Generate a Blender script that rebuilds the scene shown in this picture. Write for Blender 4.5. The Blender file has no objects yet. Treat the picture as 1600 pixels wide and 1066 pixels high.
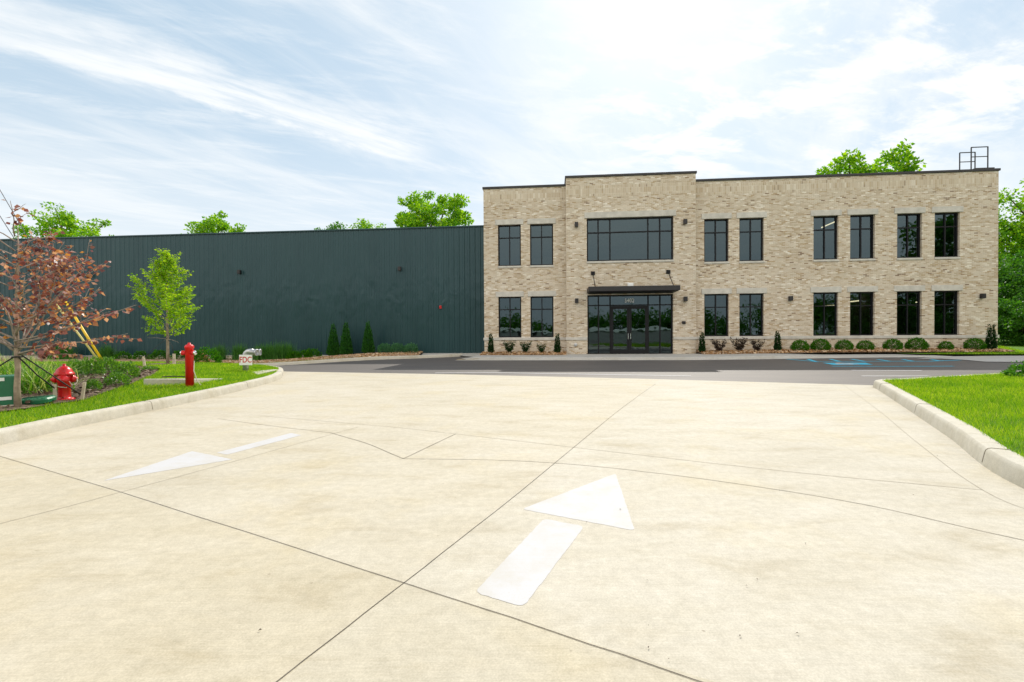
import bpy, bmesh, math, random
import numpy as np
from mathutils import Vector, Matrix
from mathutils.geometry import delaunay_2d_cdt
rnd = random.Random(7)
rs = np.random.RandomState(11)
S = bpy.context.scene
COL = S.collection

# ------------------------------------------------------------------ camera
FPX, CX, CY, H = 700.0, 800.0, 533.0, 1.3
PITCH, ROLL = math.atan(8 / 700), 0.006
_F = Vector((0, math.cos(PITCH), -math.sin(PITCH)))
_R0, _U0 = Vector((1, 0, 0)), Vector((0, math.sin(PITCH), math.cos(PITCH)))
_R = _R0 * math.cos(ROLL) - _U0 * math.sin(ROLL)
_U = _U0 * math.cos(ROLL) + _R0 * math.sin(ROLL)
CAM = Vector((0, 0, H))
cd = bpy.data.cameras.new('camera'); cam = bpy.data.objects.new('camera', cd); COL.objects.link(cam)
M3 = Matrix((_R, _U, -_F)).transposed().to_4x4(); M3.translation = CAM
cam.matrix_world = M3
cd.sensor_width = 36; cd.lens = 36 * FPX / 1600; cd.clip_end = 3000; cd.clip_start = 0.05
S.camera = cam

def ray(px, py): return _F + _R * ((px - CX) / FPX) - _U * ((py - CY) / FPX)
def at(px, py, Y): d = ray(px, py); return CAM + d * (Y / d.y)
def ss(t): t = min(max(t, 0.0), 1.0); return t * t * (3 - 2 * t)

# ------------------------------------------------------------------ terrain heights
def zg(x, y):
    return 0.13 * ss((x - 8) / 12) * ss((y - 14) / 8) - 0.40 * ss((-7 - x) / 9) * ss((y - 18) / 8)

def smooth(pts, n=8):
    out = []
    P = [Vector(p).to_2d() if len(p) > 2 else Vector(p) for p in pts]
    for i in range(len(P) - 1):
        p0, p1, p2, p3 = P[max(i - 1, 0)], P[i], P[i + 1], P[min(i + 2, len(P) - 1)]
        for k in range(n):
            t = k / n
            out.append(0.5 * ((2 * p1) + (p2 - p0) * t + (2 * p0 - 5 * p1 + 4 * p2 - p3) * t * t + (3 * p1 - p0 - 3 * p2 + p3) * t ** 3))
    out.append(P[-1]); return out

def offset(pts, d):                      # positive d = to the left of travel
    out = []
    for i, p in enumerate(pts):
        a, b = pts[max(i - 1, 0)], pts[min(i + 1, len(pts) - 1)]
        t = (b - a).normalized(); out.append(p + Vector((-t.y, t.x)) * d)
    return out

KL = smooth([(-8.5, -6), (-6.6, -1), (-6.15, 2.2), (-6.12, 3.9), (-6.23, 5.43), (-6.36, 6.4), (-6.38, 7.42), (-6.44, 9.0), (-6.63, 11.02),
             (-7.0, 13.22), (-7.76, 15.19), (-8.86, 17.1), (-10.6, 18.7), (-13.2, 19.6), (-20, 20.3), (-40, 22.5)])
KR = smooth([(6.5, -6), (4.6, -1), (3.95, 1.8), (4.24, 3.7), (5.45, 5.6), (7.05, 8.12), (8.45, 10.35), (8.75, 10.85), (9.25, 11.15), (10.2, 11.42), (14.89, 13.02), (30, 18.0)])
LAWN_L = offset(KL, 0.17) + [Vector((-40, -6))]
LAWN_R = offset(KR, -0.17) + [Vector((30, -6))]

def inside(p, poly):
    x, y = p[0], p[1]; c = False; n = len(poly); j = n - 1
    for i in range(n):
        a, b = poly[i], poly[j]
        if (a[1] > y) != (b[1] > y) and x < (b[0] - a[0]) * (y - a[1]) / (b[1] - a[1]) + a[0]: c = not c
        j = i
    return c
def dist_line(p, pts):
    p = Vector((p[0], p[1])); m = 1e9
    for a, b in zip(pts[:-1], pts[1:]):
        ab = b - a; t = max(0, min(1, (p - a).dot(ab) / max(ab.length_squared, 1e-9)))
        m = min(m, (p - a - ab * t).length)
    return m
def isl(x, y, kerb, m, w): return 0.165 + m * ss(dist_line((x, y), kerb) / w)
def G(x, y):
    if inside((x, y), LAWN_L): return isl(x, y, KL, 0.19, 2.6) + zg(x, y) * ss((y - 17) / 5)
    if inside((x, y), LAWN_R): return isl(x, y, KR, 0.10, 3.0)
    return zg(x, y)
def hit(px, py):
    d = ray(px, py); d = d / d.y; y = 1.5
    while y < 60:
        p = CAM + d * y
        if p.z <= G(p.x, p.y): return Vector((p.x, p.y, G(p.x, p.y)))
        y += 0.04
    return CAM + d * 30
def hitc(px, py, far=17.0):              # same, but never past the crest of the left island
    p = hit(px, py)
    if p.y > far: p = at(px, py, far); p.z = G(p.x, p.y)
    return p

# ------------------------------------------------------------------ facade frame
ANG = math.radians(5.2)
P0 = Vector((-1.756, 28.495, 0))
T = Vector((math.cos(ANG), -math.sin(ANG), 0)); N = Vector((-math.sin(ANG), -math.cos(ANG), 0))
def fc(px, py, off=0.0):
    d = ray(px, py); t = (P0 + N * off - CAM).dot(N) / d.dot(N); q = CAM + d * t
    return (q - P0).dot(T), q.z
def W(u, v, z=0): return P0 + T * u - N * v + Vector((0, 0, z))      # building-local to world

# ------------------------------------------------------------------ mesh helpers
class MB:
    def __init__(s): s.v, s.f = [], []
    def quad(s, *p):
        n = len(s.v); s.v += [tuple(q) for q in p]; s.f.append(tuple(range(n, n + len(p))))
    def box(s, x0, x1, y0, y1, z0, z1, top=1.0, rot=None, org=None):
        cx, cy = (x0 + x1) / 2, (y0 + y1) / 2
        c = [(x, y, z) for z in (z0, z1) for x, y in ((x0, y0), (x1, y0), (x1, y1), (x0, y1))]
        c = [(cx + (x - cx) * top, cy + (y - cy) * top, z) if i > 3 else (x, y, z) for i, (x, y, z) in enumerate(c)]
        if rot is not None: c = [tuple(rot @ Vector(q) + (org or Vector())) for q in c]
        n = len(s.v); s.v += c
        for f in ((3, 2, 1, 0), (4, 5, 6, 7), (0, 1, 5, 4), (1, 2, 6, 5), (2, 3, 7, 6), (3, 0, 4, 7)): s.f.append(tuple(n + k for k in f))
        return s
    def tube(s, path, rad, n=8, cap=True):
        path = [Vector(p) for p in path]
        if not hasattr(rad, '__len__'): rad = [rad] * len(path)
        b = len(s.v); up = None
        for i, p in enumerate(path):
            t = (path[min(i + 1, len(path) - 1)] - path[max(i - 1, 0)]).normalized()
            if up is None: up = t.orthogonal().normalized()
            up = (up - t * up.dot(t)); up = up.normalized() if up.length > 1e-6 else t.orthogonal().normalized()
            sd = t.cross(up)
            for k in range(n):
                a = 2 * math.pi * k / n; s.v.append(tuple(p + (up * math.cos(a) + sd * math.sin(a)) * rad[i]))
        for i in range(len(path) - 1):
            for k in range(n):
                s.f.append((b + i * n + k, b + i * n + (k + 1) % n, b + (i + 1) * n + (k + 1) % n, b + (i + 1) * n + k))
        if cap:
            s.f.append(tuple(b + k for k in reversed(range(n)))); e = b + (len(path) - 1) * n; s.f.append(tuple(e + k for k in range(n)))
        return s
    def lathe(s, prof, n=20, org=(0, 0, 0), axis=None):          # prof: (radius, height)
        o = Vector(org); q = Vector((0, 0, 1)).rotation_difference(Vector(axis)) if axis else None
        b = len(s.v)
        for r, h in prof:
            for k in range(n):
                a = 2 * math.pi * k / n; p = Vector((r * math.cos(a), r * math.sin(a), h))
                s.v.append(tuple(o + (q @ p if q else p)))
        for i in range(len(prof) - 1):
            for k in range(n):
                s.f.append((b + i * n + k, b + i * n + (k + 1) % n, b + (i + 1) * n + (k + 1) % n, b + (i + 1) * n + k))
        s.f.append(tuple(b + k for k in reversed(range(n)))); e = b + (len(prof) - 1) * n; s.f.append(tuple(e + k for k in range(n)))
        return s
    def build(s, name, mat, parent=None, bevel=0, flat=True, loc=None):
        me = bpy.data.meshes.new(name); me.from_pydata(s.v, [], s.f); me.update()
        if not flat: me.shade_smooth()
        return link(name, me, mat, parent, bevel, loc)
def link(name, me, mat, parent=None, bevel=0, loc=None):
    if mat: me.materials.append(mat)
    o = bpy.data.objects.new(name, me); COL.objects.link(o)
    if parent: o.parent = parent
    if loc is not None: o.location = loc
    if bevel:
        b = o.modifiers.new('edge', 'BEVEL'); b.width = bevel; b.segments = 2; b.limit_method = 'ANGLE'
    return o
def tag(o, label=None, cat=None, group=None, kind=None):
    if label: o['label'] = label
    if cat: o['category'] = cat
    if group: o['group'] = group
    if kind: o['kind'] = kind
    return o
def thing(name, label, cat, loc=(0, 0, 0), rz=0, group=None):
    o = bpy.data.objects.new(name, None); COL.objects.link(o); o.location = loc; o.rotation_euler = (0, 0, rz); o.empty_display_size = .3
    return tag(o, label, cat, group)
def dup(root, loc, rz=0, sc=(1, 1, 1), label=None, group=None):
    r = root.copy(); COL.objects.link(r); r.location = loc; r.rotation_euler = (0, 0, rz); r.scale = sc
    if label: r['label'] = label
    if group: r['group'] = group
    for ch in list(root.children):
        c = ch.copy(); COL.objects.link(c); c.parent = r
        for g in list(ch.children):
            d = g.copy(); COL.objects.link(d); d.parent = c
    return r
def fast_mesh(name, V, F):                # numpy vertices, faces all of one size
    me = bpy.data.meshes.new(name); k = F.shape[1]
    me.vertices.add(len(V)); me.vertices.foreach_set('co', V.astype(np.float32).ravel())
    me.loops.add(F.size); me.loops.foreach_set('vertex_index', F.astype(np.int32).ravel())
    me.polygons.add(len(F)); me.polygons.foreach_set('loop_start', np.arange(0, F.size, k, dtype=np.int32))
    me.polygons.foreach_set('loop_total', np.full(len(F), k, dtype=np.int32)); me.update(calc_edges=True); return me

# ------------------------------------------------------------------ materials
def newmat(name):
    m = bpy.data.materials.new(name); m.use_nodes = True; nt = m.node_tree; nt.nodes.clear()
    out = nt.nodes.new('ShaderNodeOutputMaterial'); return m, nt, out
def nd(nt, typ, **kw):
    n = nt.nodes.new('ShaderNode' + typ)
    for k, v in kw.items():
        if k.startswith('i_'):
            key = k[2:]; n.inputs[int(key) if key.isdigit() else key.replace('_', ' ')].default_value = v
        else: setattr(n, k, v)
    return n
def math_(nt, op, a, b=None, c=None):
    n = nt.nodes.new('ShaderNodeMath'); n.operation = op
    for i, x in enumerate((a, b, c)):
        if x is None: continue
        if isinstance(x, (int, float)): n.inputs[i].default_value = x
        else: nt.links.new(x, n.inputs[i])
    return n.outputs[0]
def mix_(nt, f, a, b, blend='MIX'):
    n = nt.nodes.new('ShaderNodeMix'); n.data_type = 'RGBA'; n.blend_type = blend
    for i, x in ((0, f), (6, a), (7, b)):
        if isinstance(x, (int, float)): n.inputs[i].default_value = x
        elif isinstance(x, tuple): n.inputs[i].default_value = (*x[:3], 1)
        else: nt.links.new(x, n.inputs[i])
    return n.outputs[2]
def ramp_(nt, f, stops, interp='LINEAR'):
    n = nt.nodes.new('ShaderNodeValToRGB'); n.color_ramp.interpolation = interp; e = n.color_ramp.elements
    while len(e) < len(stops): e.new(0.5)
    for i, (p, c) in enumerate(stops): e[i].position = p; e[i].color = (*c, 1) if isinstance(c, tuple) else (c, c, c, 1)
    nt.links.new(f, n.inputs[0]); return n.outputs[0]
def noise_(nt, vec, scale, detail=4, rough=.55, dist=0):
    n = nd(nt, 'TexNoise'); n.inputs['Scale'].default_value = scale; n.inputs['Detail'].default_value = detail
    n.inputs['Roughness'].default_value = rough; n.inputs['Distortion'].default_value = dist
    if vec is not None: nt.links.new(vec, n.inputs['Vector'])
    return n.outputs[0]
def coord_(nt, scale=None, rot=(0, 0, 0), kind='Object'):
    t = nd(nt, 'TexCoord').outputs[kind]
    if scale is None: return t
    m = nd(nt, 'Mapping'); m.inputs['Scale'].default_value = scale; m.inputs['Rotation'].default_value = rot; nt.links.new(t, m.inputs[0]); return m.outputs[0]
def bsdf_(nt, out, col, rough=.6, metal=0, spec=.5, bump=None, bstr=.3, bdist=.02):
    b = nd(nt, 'BsdfPrincipled')
    for k, x in (('Base Color', col), ('Roughness', rough), ('Metallic', metal), ('Specular IOR Level', spec)):
        if isinstance(x, (int, float)): b.inputs[k].default_value = x
        elif isinstance(x, tuple): b.inputs[k].default_value = (*x, 1)
        else: nt.links.new(x, b.inputs[k])
    if bump is not None:
        bp = nd(nt, 'Bump'); bp.inputs['Strength'].default_value = bstr; bp.inputs['Distance'].default_value = bdist
        nt.links.new(bump, bp.inputs['Height']); nt.links.new(bp.outputs[0], b.inputs['Normal'])
    nt.links.new(b.outputs[0], out.inputs[0]); return b
def simple(name, col, rough=.6, metal=0, var=.12, scale=6, spec=.5, bstr=.1, fine=60):
    m, nt, out = newmat(name); c = coord_(nt)
    n = noise_(nt, c, scale, 5); dark = tuple(x * (1 - var) for x in col); lite = tuple(min(1, x * (1 + var)) for x in col)
    bsdf_(nt, out, ramp_(nt, n, [(.3, dark), (.7, lite)]), rough, metal, spec, noise_(nt, c, fine, 3), bstr, .01); return m
def leafmat(name, cols, trans=.45, rough=.5, spec=.3, tint=1.0):
    m, nt, out = newmat(name)
    g = nd(nt, 'NewGeometry'); r = g.outputs['Random Per Island']
    col = ramp_(nt, r, [(i / max(1, len(cols) - 1), c) for i, c in enumerate(cols)])
    p = nd(nt, 'BsdfPrincipled'); p.inputs['Roughness'].default_value = rough; p.inputs['Specular IOR Level'].default_value = spec
    nt.links.new(col, p.inputs['Base Color'])
    t = nd(nt, 'BsdfTranslucent'); nt.links.new(mix_(nt, 1.0, col, (1.5 * tint, 1.35 * tint, .55 * tint), 'MULTIPLY'), t.inputs[0])
    x = nd(nt, 'MixShader'); x.inputs[0].default_value = trans
    nt.links.new(p.outputs[0], x.inputs[1]); nt.links.new(t.outputs[0], x.inputs[2]); nt.links.new(x.outputs[0], out.inputs[0]); return m

def brick_mat():
    m, nt, out = newmat('tumbled_brick'); L = nt.links
    tc = coord_(nt); sx = nd(nt, 'SeparateXYZ'); L.new(tc, sx.inputs[0])
    u = math_(nt, 'ADD', sx.outputs[0], sx.outputs[1]); v = sx.outputs[2]
    sold = math_(nt, 'MULTIPLY', math_(nt, 'GREATER_THAN', v, 9.78), math_(nt, 'LESS_THAN', v, 10.42))
    bw, bh = .235, .074
    r1 = math_(nt, 'DIVIDE', v, bh); row1 = math_(nt, 'FLOOR', r1)
    c1 = math_(nt, 'ADD', math_(nt, 'DIVIDE', u, bw), math_(nt, 'MULTIPLY', math_(nt, 'FLOORED_MODULO', row1, 2), .5))
    r2 = math_(nt, 'DIVIDE', v, .32); c2 = math_(nt, 'DIVIDE', u, .105)
    def sel(a, b): return math_(nt, 'ADD', math_(nt, 'MULTIPLY', a, math_(nt, 'SUBTRACT', 1, sold)), math_(nt, 'MULTIPLY', b, sold))
    R_, C_ = sel(r1, r2), sel(c1, c2)
    cell = nd(nt, 'CombineXYZ'); L.new(math_(nt, 'FLOOR', C_), cell.inputs[0]); L.new(math_(nt, 'FLOOR', R_), cell.inputs[1]); L.new(sold, cell.inputs[2])
    wn = nd(nt, 'TexWhiteNoise'); wn.noise_dimensions = '3D'; L.new(cell.outputs[0], wn.inputs[0])
    clump = noise_(nt, coord_(nt, (.5, .5, 1.3)), 1.6, 3, .6)
    val = math_(nt, 'ADD', math_(nt, 'MULTIPLY', wn.outputs[0], .80), math_(nt, 'MULTIPLY', clump, .20))
    col = ramp_(nt, val, [(0, (.16, .105, .07)), (.11, (.24, .165, .11)), (.145, (.45, .33, .20)), (.30, (.50, .41, .305)), (.45, (.60, .50, .385)), (.60, (.63, .55, .44)),
                          (.70, (.60, .53, .44)), (.82, (.68, .59, .48)), (.88, (.80, .74, .65)), (1, (.86, .82, .76))])
    fine = noise_(nt, tc, 22, 4, .6)
    col = mix_(nt, .45, col, ramp_(nt, fine, [(.3, (.62, .60, .56)), (.7, (1.15, 1.12, 1.06))]), 'MULTIPLY')
    col = mix_(nt, math_(nt, 'MULTIPLY', sold, .45), col, (.58, .49, .37))
    fx = math_(nt, 'FRACT', C_); fy = math_(nt, 'FRACT', R_)
    ex, ey = sel(math_(nt, 'MULTIPLY', math_(nt, 'PINGPONG', C_, .5), bw), math_(nt, 'MULTIPLY', math_(nt, 'PINGPONG', C_, .5), .105)), sel(math_(nt, 'MULTIPLY', math_(nt, 'PINGPONG', R_, .5), bh), math_(nt, 'MULTIPLY', math_(nt, 'PINGPONG', R_, .5), .32))
    e = math_(nt, 'MINIMUM', ex, ey)
    brick = nd(nt, 'MapRange'); brick.inputs[1].default_value = .004; brick.inputs[2].default_value = .011; L.new(e, brick.inputs[0])
    big = noise_(nt, coord_(nt, (.35, .35, .8)), 1.0, 4)
    mort = ramp_(nt, big, [(.42, (.56, .49, .39)), (.62, (.74, .68, .58))])
    col = mix_(nt, brick.outputs[0], mort, col)
    smear = nd(nt, 'MapRange'); smear.inputs[1].default_value = .60; smear.inputs[2].default_value = .72; L.new(noise_(nt, coord_(nt, (1, 1, 2.2)), 3.2, 5, .7), smear.inputs[0])
    col = mix_(nt, math_(nt, 'MULTIPLY', smear.outputs[0], .55), col, (.80, .75, .66))
    hgt = math_(nt, 'ADD', math_(nt, 'MULTIPLY', brick.outputs[0], math_(nt, 'ADD', .7, math_(nt, 'MULTIPLY', wn.outputs[0], .5))), math_(nt, 'MULTIPLY', fine, .4))
    bsdf_(nt, out, col, .85, 0, .25, hgt, .55, .012); return m

def concrete_mat(name, base, broom=True):
    m, nt, out = newmat(name); L = nt.links; tc = coord_(nt)
    n1 = noise_(nt, tc, .35, 5, .6); n2 = noise_(nt, coord_(nt, (1.0, 2.6, 1), (0, 0, .42)), 1.1, 6, .65, .4); n3 = noise_(nt, tc, 14, 5, .65)
    b = Vector(base)
    col = ramp_(nt, n1, [(.3, tuple(b * .93)), (.5, tuple(b)), (.7, (b.x * 1.04, b.y * 1.05, b.z * 1.10))])
    col = mix_(nt, 1, col, ramp_(nt, n2, [(.28, (.83, .795, .725)), (.44, (.97, .96, .94)), (.7, (1.05, 1.055, 1.075))]), 'MULTIPLY')
    col = mix_(nt, 1, col, ramp_(nt, n3, [(.3, (.90, .90, .89)), (.7, (1.07, 1.07, 1.07))]), 'MULTIPLY')
    n4 = noise_(nt, tc, 120, 3, .7)
    col = mix_(nt, 1, col, ramp_(nt, n4, [(.3, (.86, .855, .84)), (.7, (1.10, 1.10, 1.10))]), 'MULTIPLY')
    if broom:
        br = noise_(nt, coord_(nt, (3.5, 130, 1), (0, 0, .50)), 1.0, 4, .75)
        col = mix_(nt, 1, col, ramp_(nt, br, [(.3, (.915, .905, .885)), (.7, (1.06, 1.06, 1.06))]), 'MULTIPLY')
        # each slab was cast on its own day: slight tone change across the long joints
        sx = nd(nt, 'SeparateXYZ'); L.new(coord_(nt, None), sx.inputs[0])
        side = math_(nt, 'GREATER_THAN', math_(nt, 'SUBTRACT', math_(nt, 'MULTIPLY', sx.outputs[0], 2.20), sx.outputs[1]), -3.6)
        fwd = math_(nt, 'GREATER_THAN', math_(nt, 'ADD', sx.outputs[1], math_(nt, 'MULTIPLY', sx.outputs[0], .515)), 2.04)
        col = mix_(nt, side, mix_(nt, 1, col, (.99, .975, .94), 'MULTIPLY'), col)
        col = mix_(nt, fwd, mix_(nt, 1, col, (.985, .97, .94), 'MULTIPLY'), mix_(nt, 1, col, (1.02, 1.02, 1.035), 'MULTIPLY'))
        yel = ramp_(nt, noise_(nt, tc, .8, 4, .6), [(.52, 0.0), (.68, 1.0)])
        col = mix_(nt, math_(nt, 'MULTIPLY', yel, .4), col, mix_(nt, 1, col, (1.0, .93, .74), 'MULTIPLY'))
        # curved tyre scuffs: rings round turning centres off to the sides
        for cx, cy, w, lo in ((-3.5, -1.5, 1.1, .60), (9.5, 7.0, .8, .62)):
            mp = nd(nt, 'Mapping'); mp.inputs['Location'].default_value = (-cx, -cy, 0); L.new(tc, mp.inputs[0])
            ln = nd(nt, 'VectorMath'); ln.operation = 'LENGTH'; L.new(mp.outputs[0], ln.inputs[0])
            cb = nd(nt, 'CombineXYZ'); L.new(ln.outputs['Value'], cb.inputs[0])
            rg = noise_(nt, cb.outputs[0], w * 3, 6, .75)
            msk = ramp_(nt, noise_(nt, tc, .55, 3), [(.5, 0.0), (.66, 1.0)])
            f = math_(nt, 'MULTIPLY', ramp_(nt, rg, [(lo - .02, 0.0), (lo + .06, 1.0)]), msk)
            col = mix_(nt, math_(nt, 'MULTIPLY', f, .36), col, (.36, .31, .235))
        st = ramp_(nt, noise_(nt, tc, 2.4, 7, .72), [(.60, 0.0), (.74, 1.0)])
        col = mix_(nt, math_(nt, 'MULTIPLY', st, .28), col, (.42, .35, .24))
        vo = nd(nt, 'TexVoronoi'); vo.inputs['Scale'].default_value = 3.2; L.new(tc, vo.inputs['Vector'])
        sp = ramp_(nt, vo.outputs['Distance'], [(.012, 1.0), (.03, 0.0)])
        col = mix_(nt, math_(nt, 'MULTIPLY', sp, .55), col, (.22, .18, .13))
    bsdf_(nt, out, col, .8, 0, .3, n3, .25, .006); return m

def asphalt_mat():
    m, nt, out = newmat('asphalt'); tc = coord_(nt)
    c = ramp_(nt, noise_(nt, coord_(nt, (.35, 1.6, 1), (0, 0, .09)), .9, 6, .65), [(.3, (.100, .088, .080)), (.7, (.142, .124, .108))])
    c = mix_(nt, 1, c, ramp_(nt, noise_(nt, tc, 90, 2), [(.3, (.75, .75, .75)), (.7, (1.2, 1.2, 1.2))]), 'MULTIPLY')
    bsdf_(nt, out, c, .62, 0, .45, noise_(nt, tc, 120, 2), .4, .006); return m

def lawn_mat(name):
    m, nt, out = newmat(name); tc = coord_(nt)
    c = ramp_(nt, noise_(nt, tc, 2.2, 6, .65), [(.3, (.055, .14, .006)), (.5, (.09, .20, .010)), (.72, (.15, .26, .018))])
    c = mix_(nt, 1, c, ramp_(nt, noise_(nt, tc, 55, 3), [(.3, (.6, .6, .6)), (.7, (1.3, 1.3, 1.2))]), 'MULTIPLY')
    bsdf_(nt, out, c, .9, 0, .2, noise_(nt, tc, 70, 3), .6, .02); return m
def blade_mat():
    m, nt, out = newmat('grass_blades'); L = nt.links; g = nd(nt, 'NewGeometry'); tc = coord_(nt)
    col = ramp_(nt, g.outputs['Random Per Island'], [(0, (.06, .18, .004)), (.25, (.14, .33, .006)), (.6, (.25, .46, .008)), (.9, (.38, .57, .014)), (1, (.55, .60, .14))])
    col = mix_(nt, 1, col, ramp_(nt, noise_(nt, tc, 1.3, 5, .6), [(.32, (.58, .74, .6)), (.6, (1.12, 1.03, 1))]), 'MULTIPLY')
    col = mix_(nt, ramp_(nt, noise_(nt, tc, 5.5, 5, .7), [(.54, 0.0), (.74, .45)]), col, (.36, .38, .06))
    d = nd(nt, 'BsdfPrincipled'); d.inputs['Roughness'].default_value = .55; d.inputs['Specular IOR Level'].default_value = .25; L.new(col, d.inputs['Base Color'])
    t = nd(nt, 'BsdfTranslucent'); L.new(mix_(nt, 1, col, (1.5, 1.35, .6), 'MULTIPLY'), t.inputs[0])
    x = nd(nt, 'MixShader'); x.inputs[0].default_value = .45; L.new(d.outputs[0], x.inputs[1]); L.new(t.outputs[0], x.inputs[2]); L.new(x.outputs[0], out.inputs[0]); return m
def mulch_mat(name, a, b, sc=22):
    m, nt, out = newmat(name); tc = coord_(nt); vo = nd(nt, 'TexVoronoi'); vo.inputs['Scale'].default_value = sc; nt.links.new(tc, vo.inputs['Vector'])
    sx = nd(nt, 'SeparateColor'); nt.links.new(vo.outputs['Color'], sx.inputs[0])
    c = ramp_(nt, sx.outputs[0], [(0, a), (1, b)])
    bsdf_(nt, out, c, .9, 0, .2, vo.outputs['Distance'], .8, .03); return m
def metal_wall_mat():
    m, nt, out = newmat('teal_metal_siding'); L = nt.links; tc = coord_(nt)
    # the sheets buckle gently between their fixings
    w1 = noise_(nt, coord_(nt, (1.6, 1, .35)), 1.0, 3, .5, .5); w2 = noise_(nt, coord_(nt, (1.3, 1, .9)), 1.0, 3, .5, .6)
    sx = nd(nt, 'SeparateXYZ'); L.new(tc, sx.inputs[0])
    zz = math_(nt, 'MULTIPLY', math_(nt, 'SUBTRACT', sx.outputs[2], 4.0), .55)
    band = math_(nt, 'EXPONENT', math_(nt, 'MULTIPLY', math_(nt, 'MULTIPLY', zz, zz), -1))
    h = math_(nt, 'ADD', math_(nt, 'MULTIPLY', w1, .45), math_(nt, 'MULTIPLY', w2, math_(nt, 'MULTIPLY', band, .8)))
    c = ramp_(nt, noise_(nt, coord_(nt, (.6, 1, .08)), 1.4, 5), [(.3, (.008, .034, .038)), (.7, (.012, .044, .048))])
    bb_ = bsdf_(nt, out, c, .34, .0, .55, h, .7, .10); bb_.inputs['Specular Tint'].default_value = (.78, .93, 1.0, 1); return m
def glass_mat():
    m, nt, out = newmat('tinted_glass'); L = nt.links
    fr = nd(nt, 'Fresnel'); fr.inputs[0].default_value = 1.85
    tr = nd(nt, 'BsdfTransparent'); tr.inputs[0].default_value = (.20, .23, .24, 1)
    gl = nd(nt, 'BsdfGlossy'); gl.inputs['Roughness'].default_value = .008; gl.inputs[0].default_value = (.74, .98, 1.06, 1)
    bp = nd(nt, 'Bump'); bp.inputs['Strength'].default_value = .05; bp.inputs['Distance'].default_value = .05
    L.new(noise_(nt, coord_(nt), 1.3, 2), bp.inputs['Height']); L.new(bp.outputs[0], gl.inputs['Normal'])
    x = nd(nt, 'MixShader'); L.new(fr.outputs[0], x.inputs[0]); L.new(tr.outputs[0], x.inputs[1]); L.new(gl.outputs[0], x.inputs[2]); L.new(x.outputs[0], out.inputs[0]); return m
def emit_mat(name, col, s):
    m, nt, out = newmat(name); e = nd(nt, 'Emission'); e.inputs[0].default_value = (*col, 1); e.inputs[1].default_value = s; nt.links.new(e.outputs[0], out.inputs[0]); return m

M = dict(
    brick=brick_mat(), concrete=concrete_mat('driveway_concrete', (.535, .497, .408)), kerb=concrete_mat('kerb_concrete', (.55, .515, .43), False),
    walk=concrete_mat('sidewalk_concrete', (.48, .465, .43), False), asphalt=asphalt_mat(), lawn=lawn_mat('lawn_soil'), blade=blade_mat(),
    mulch=mulch_mat('dark_mulch', (.06, .04, .028), (.22, .16, .115), 30), redmulch=mulch_mat('tan_stone_mulch', (.22, .12, .06), (.62, .44, .28), 9),
    siding=metal_wall_mat(), glass=glass_mat(), frame=simple('dark_bronze_frame', (.007, .007, .009), .5, 0, .1, 6, .25), trim=simple('dark_metal_trim', (.030, .028, .030), .5, .3, .1),
    lime=simple('limestone', (.55, .525, .475), .85, 0, .14, 3, .2, .2), wainscot=simple('stone_wainscot', (.46, .41, .35), .9, 0, .2, 2.5, .2, .5, 18),
    red=simple('red_enamel', (.58, .008, .009), .30, 0, .22, 9, .6, .25, 30), redpaint=simple('red_paint', (.66, .010, .010), .42, 0, .16, 7, .5, .2, 40), steel=simple('galvanised_steel', (.48, .48, .48), .42, .7, .2, 9), chrome=simple('chrome', (.75, .75, .76), .15, 1, .05),
    fitting=simple('dull_cast_metal', (.40, .40, .41), .42, .7, .25, 9),
    white=simple('white_paint', (.80, .80, .78), .5, 0, .04), signred=simple('sign_red', (.55, .015, .02), .5, 0, .04), yellow=simple('yellow_plastic', (.80, .50, .005), .4, 0, .06), paleyellow=simple('faded_yellow_plastic', (.58, .50, .16), .5, 0, .1),
    boxgreen=simple('utility_green', (.006, .125, .05), .4, 0, .08), wood=simple('stake_wood', (.50, .42, .32), .8, 0, .2, 8), bark=simple('young_bark', (.30, .235, .175), .85, 0, .3, 14, .2, .6, 40), darkbark=simple('dark_bark', (.10, .075, .055), .9, 0, .3, 5, .2, .8, 20),
    twig=simple('grey_twig', (.30, .24, .20), .8, 0, .25, 14), strap=simple('black_strap', (.02, .02, .018), .7), rope=simple('pale_rope', (.62, .56, .46), .8), wire=simple('steel_wire', (.10, .10, .11), .5, .5),
    roof=simple('roof_membrane', (.30, .30, .29), .9), inner=simple('interior_paint', (.30, .27, .23), .9), paintw=simple('road_paint_white', (.58, .575, .565), .7, 0, .05, 5, .3, .1, 40),
    blue=simple('road_paint_blue', (.06, .48, .66), .7, 0, .12, 5), yellowp=simple('road_paint_yellow', (.62, .42, .14), .7, 0, .12, 5), joint=simple('joint_sealant', (.09, .075, .06), .9, 0, .5, 5), jointmid=simple('shallow_joint', (.22, .19, .145), .9, 0, .4, 4), jointfaint=simple('tooled_joint', (.37, .325, .25), .9, 0, .15, 3),
    pole=simple('pole_wood', (.16, .12, .08), .9, 0, .3, 4), lamp=emit_mat('ceiling_lamp', (1, .80, .48), 3.2), pale=simple('pale_cladding', (.55, .54, .50), .7), cyan=simple('blue_plastic', (.01, .3, .5), .5),
)
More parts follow.
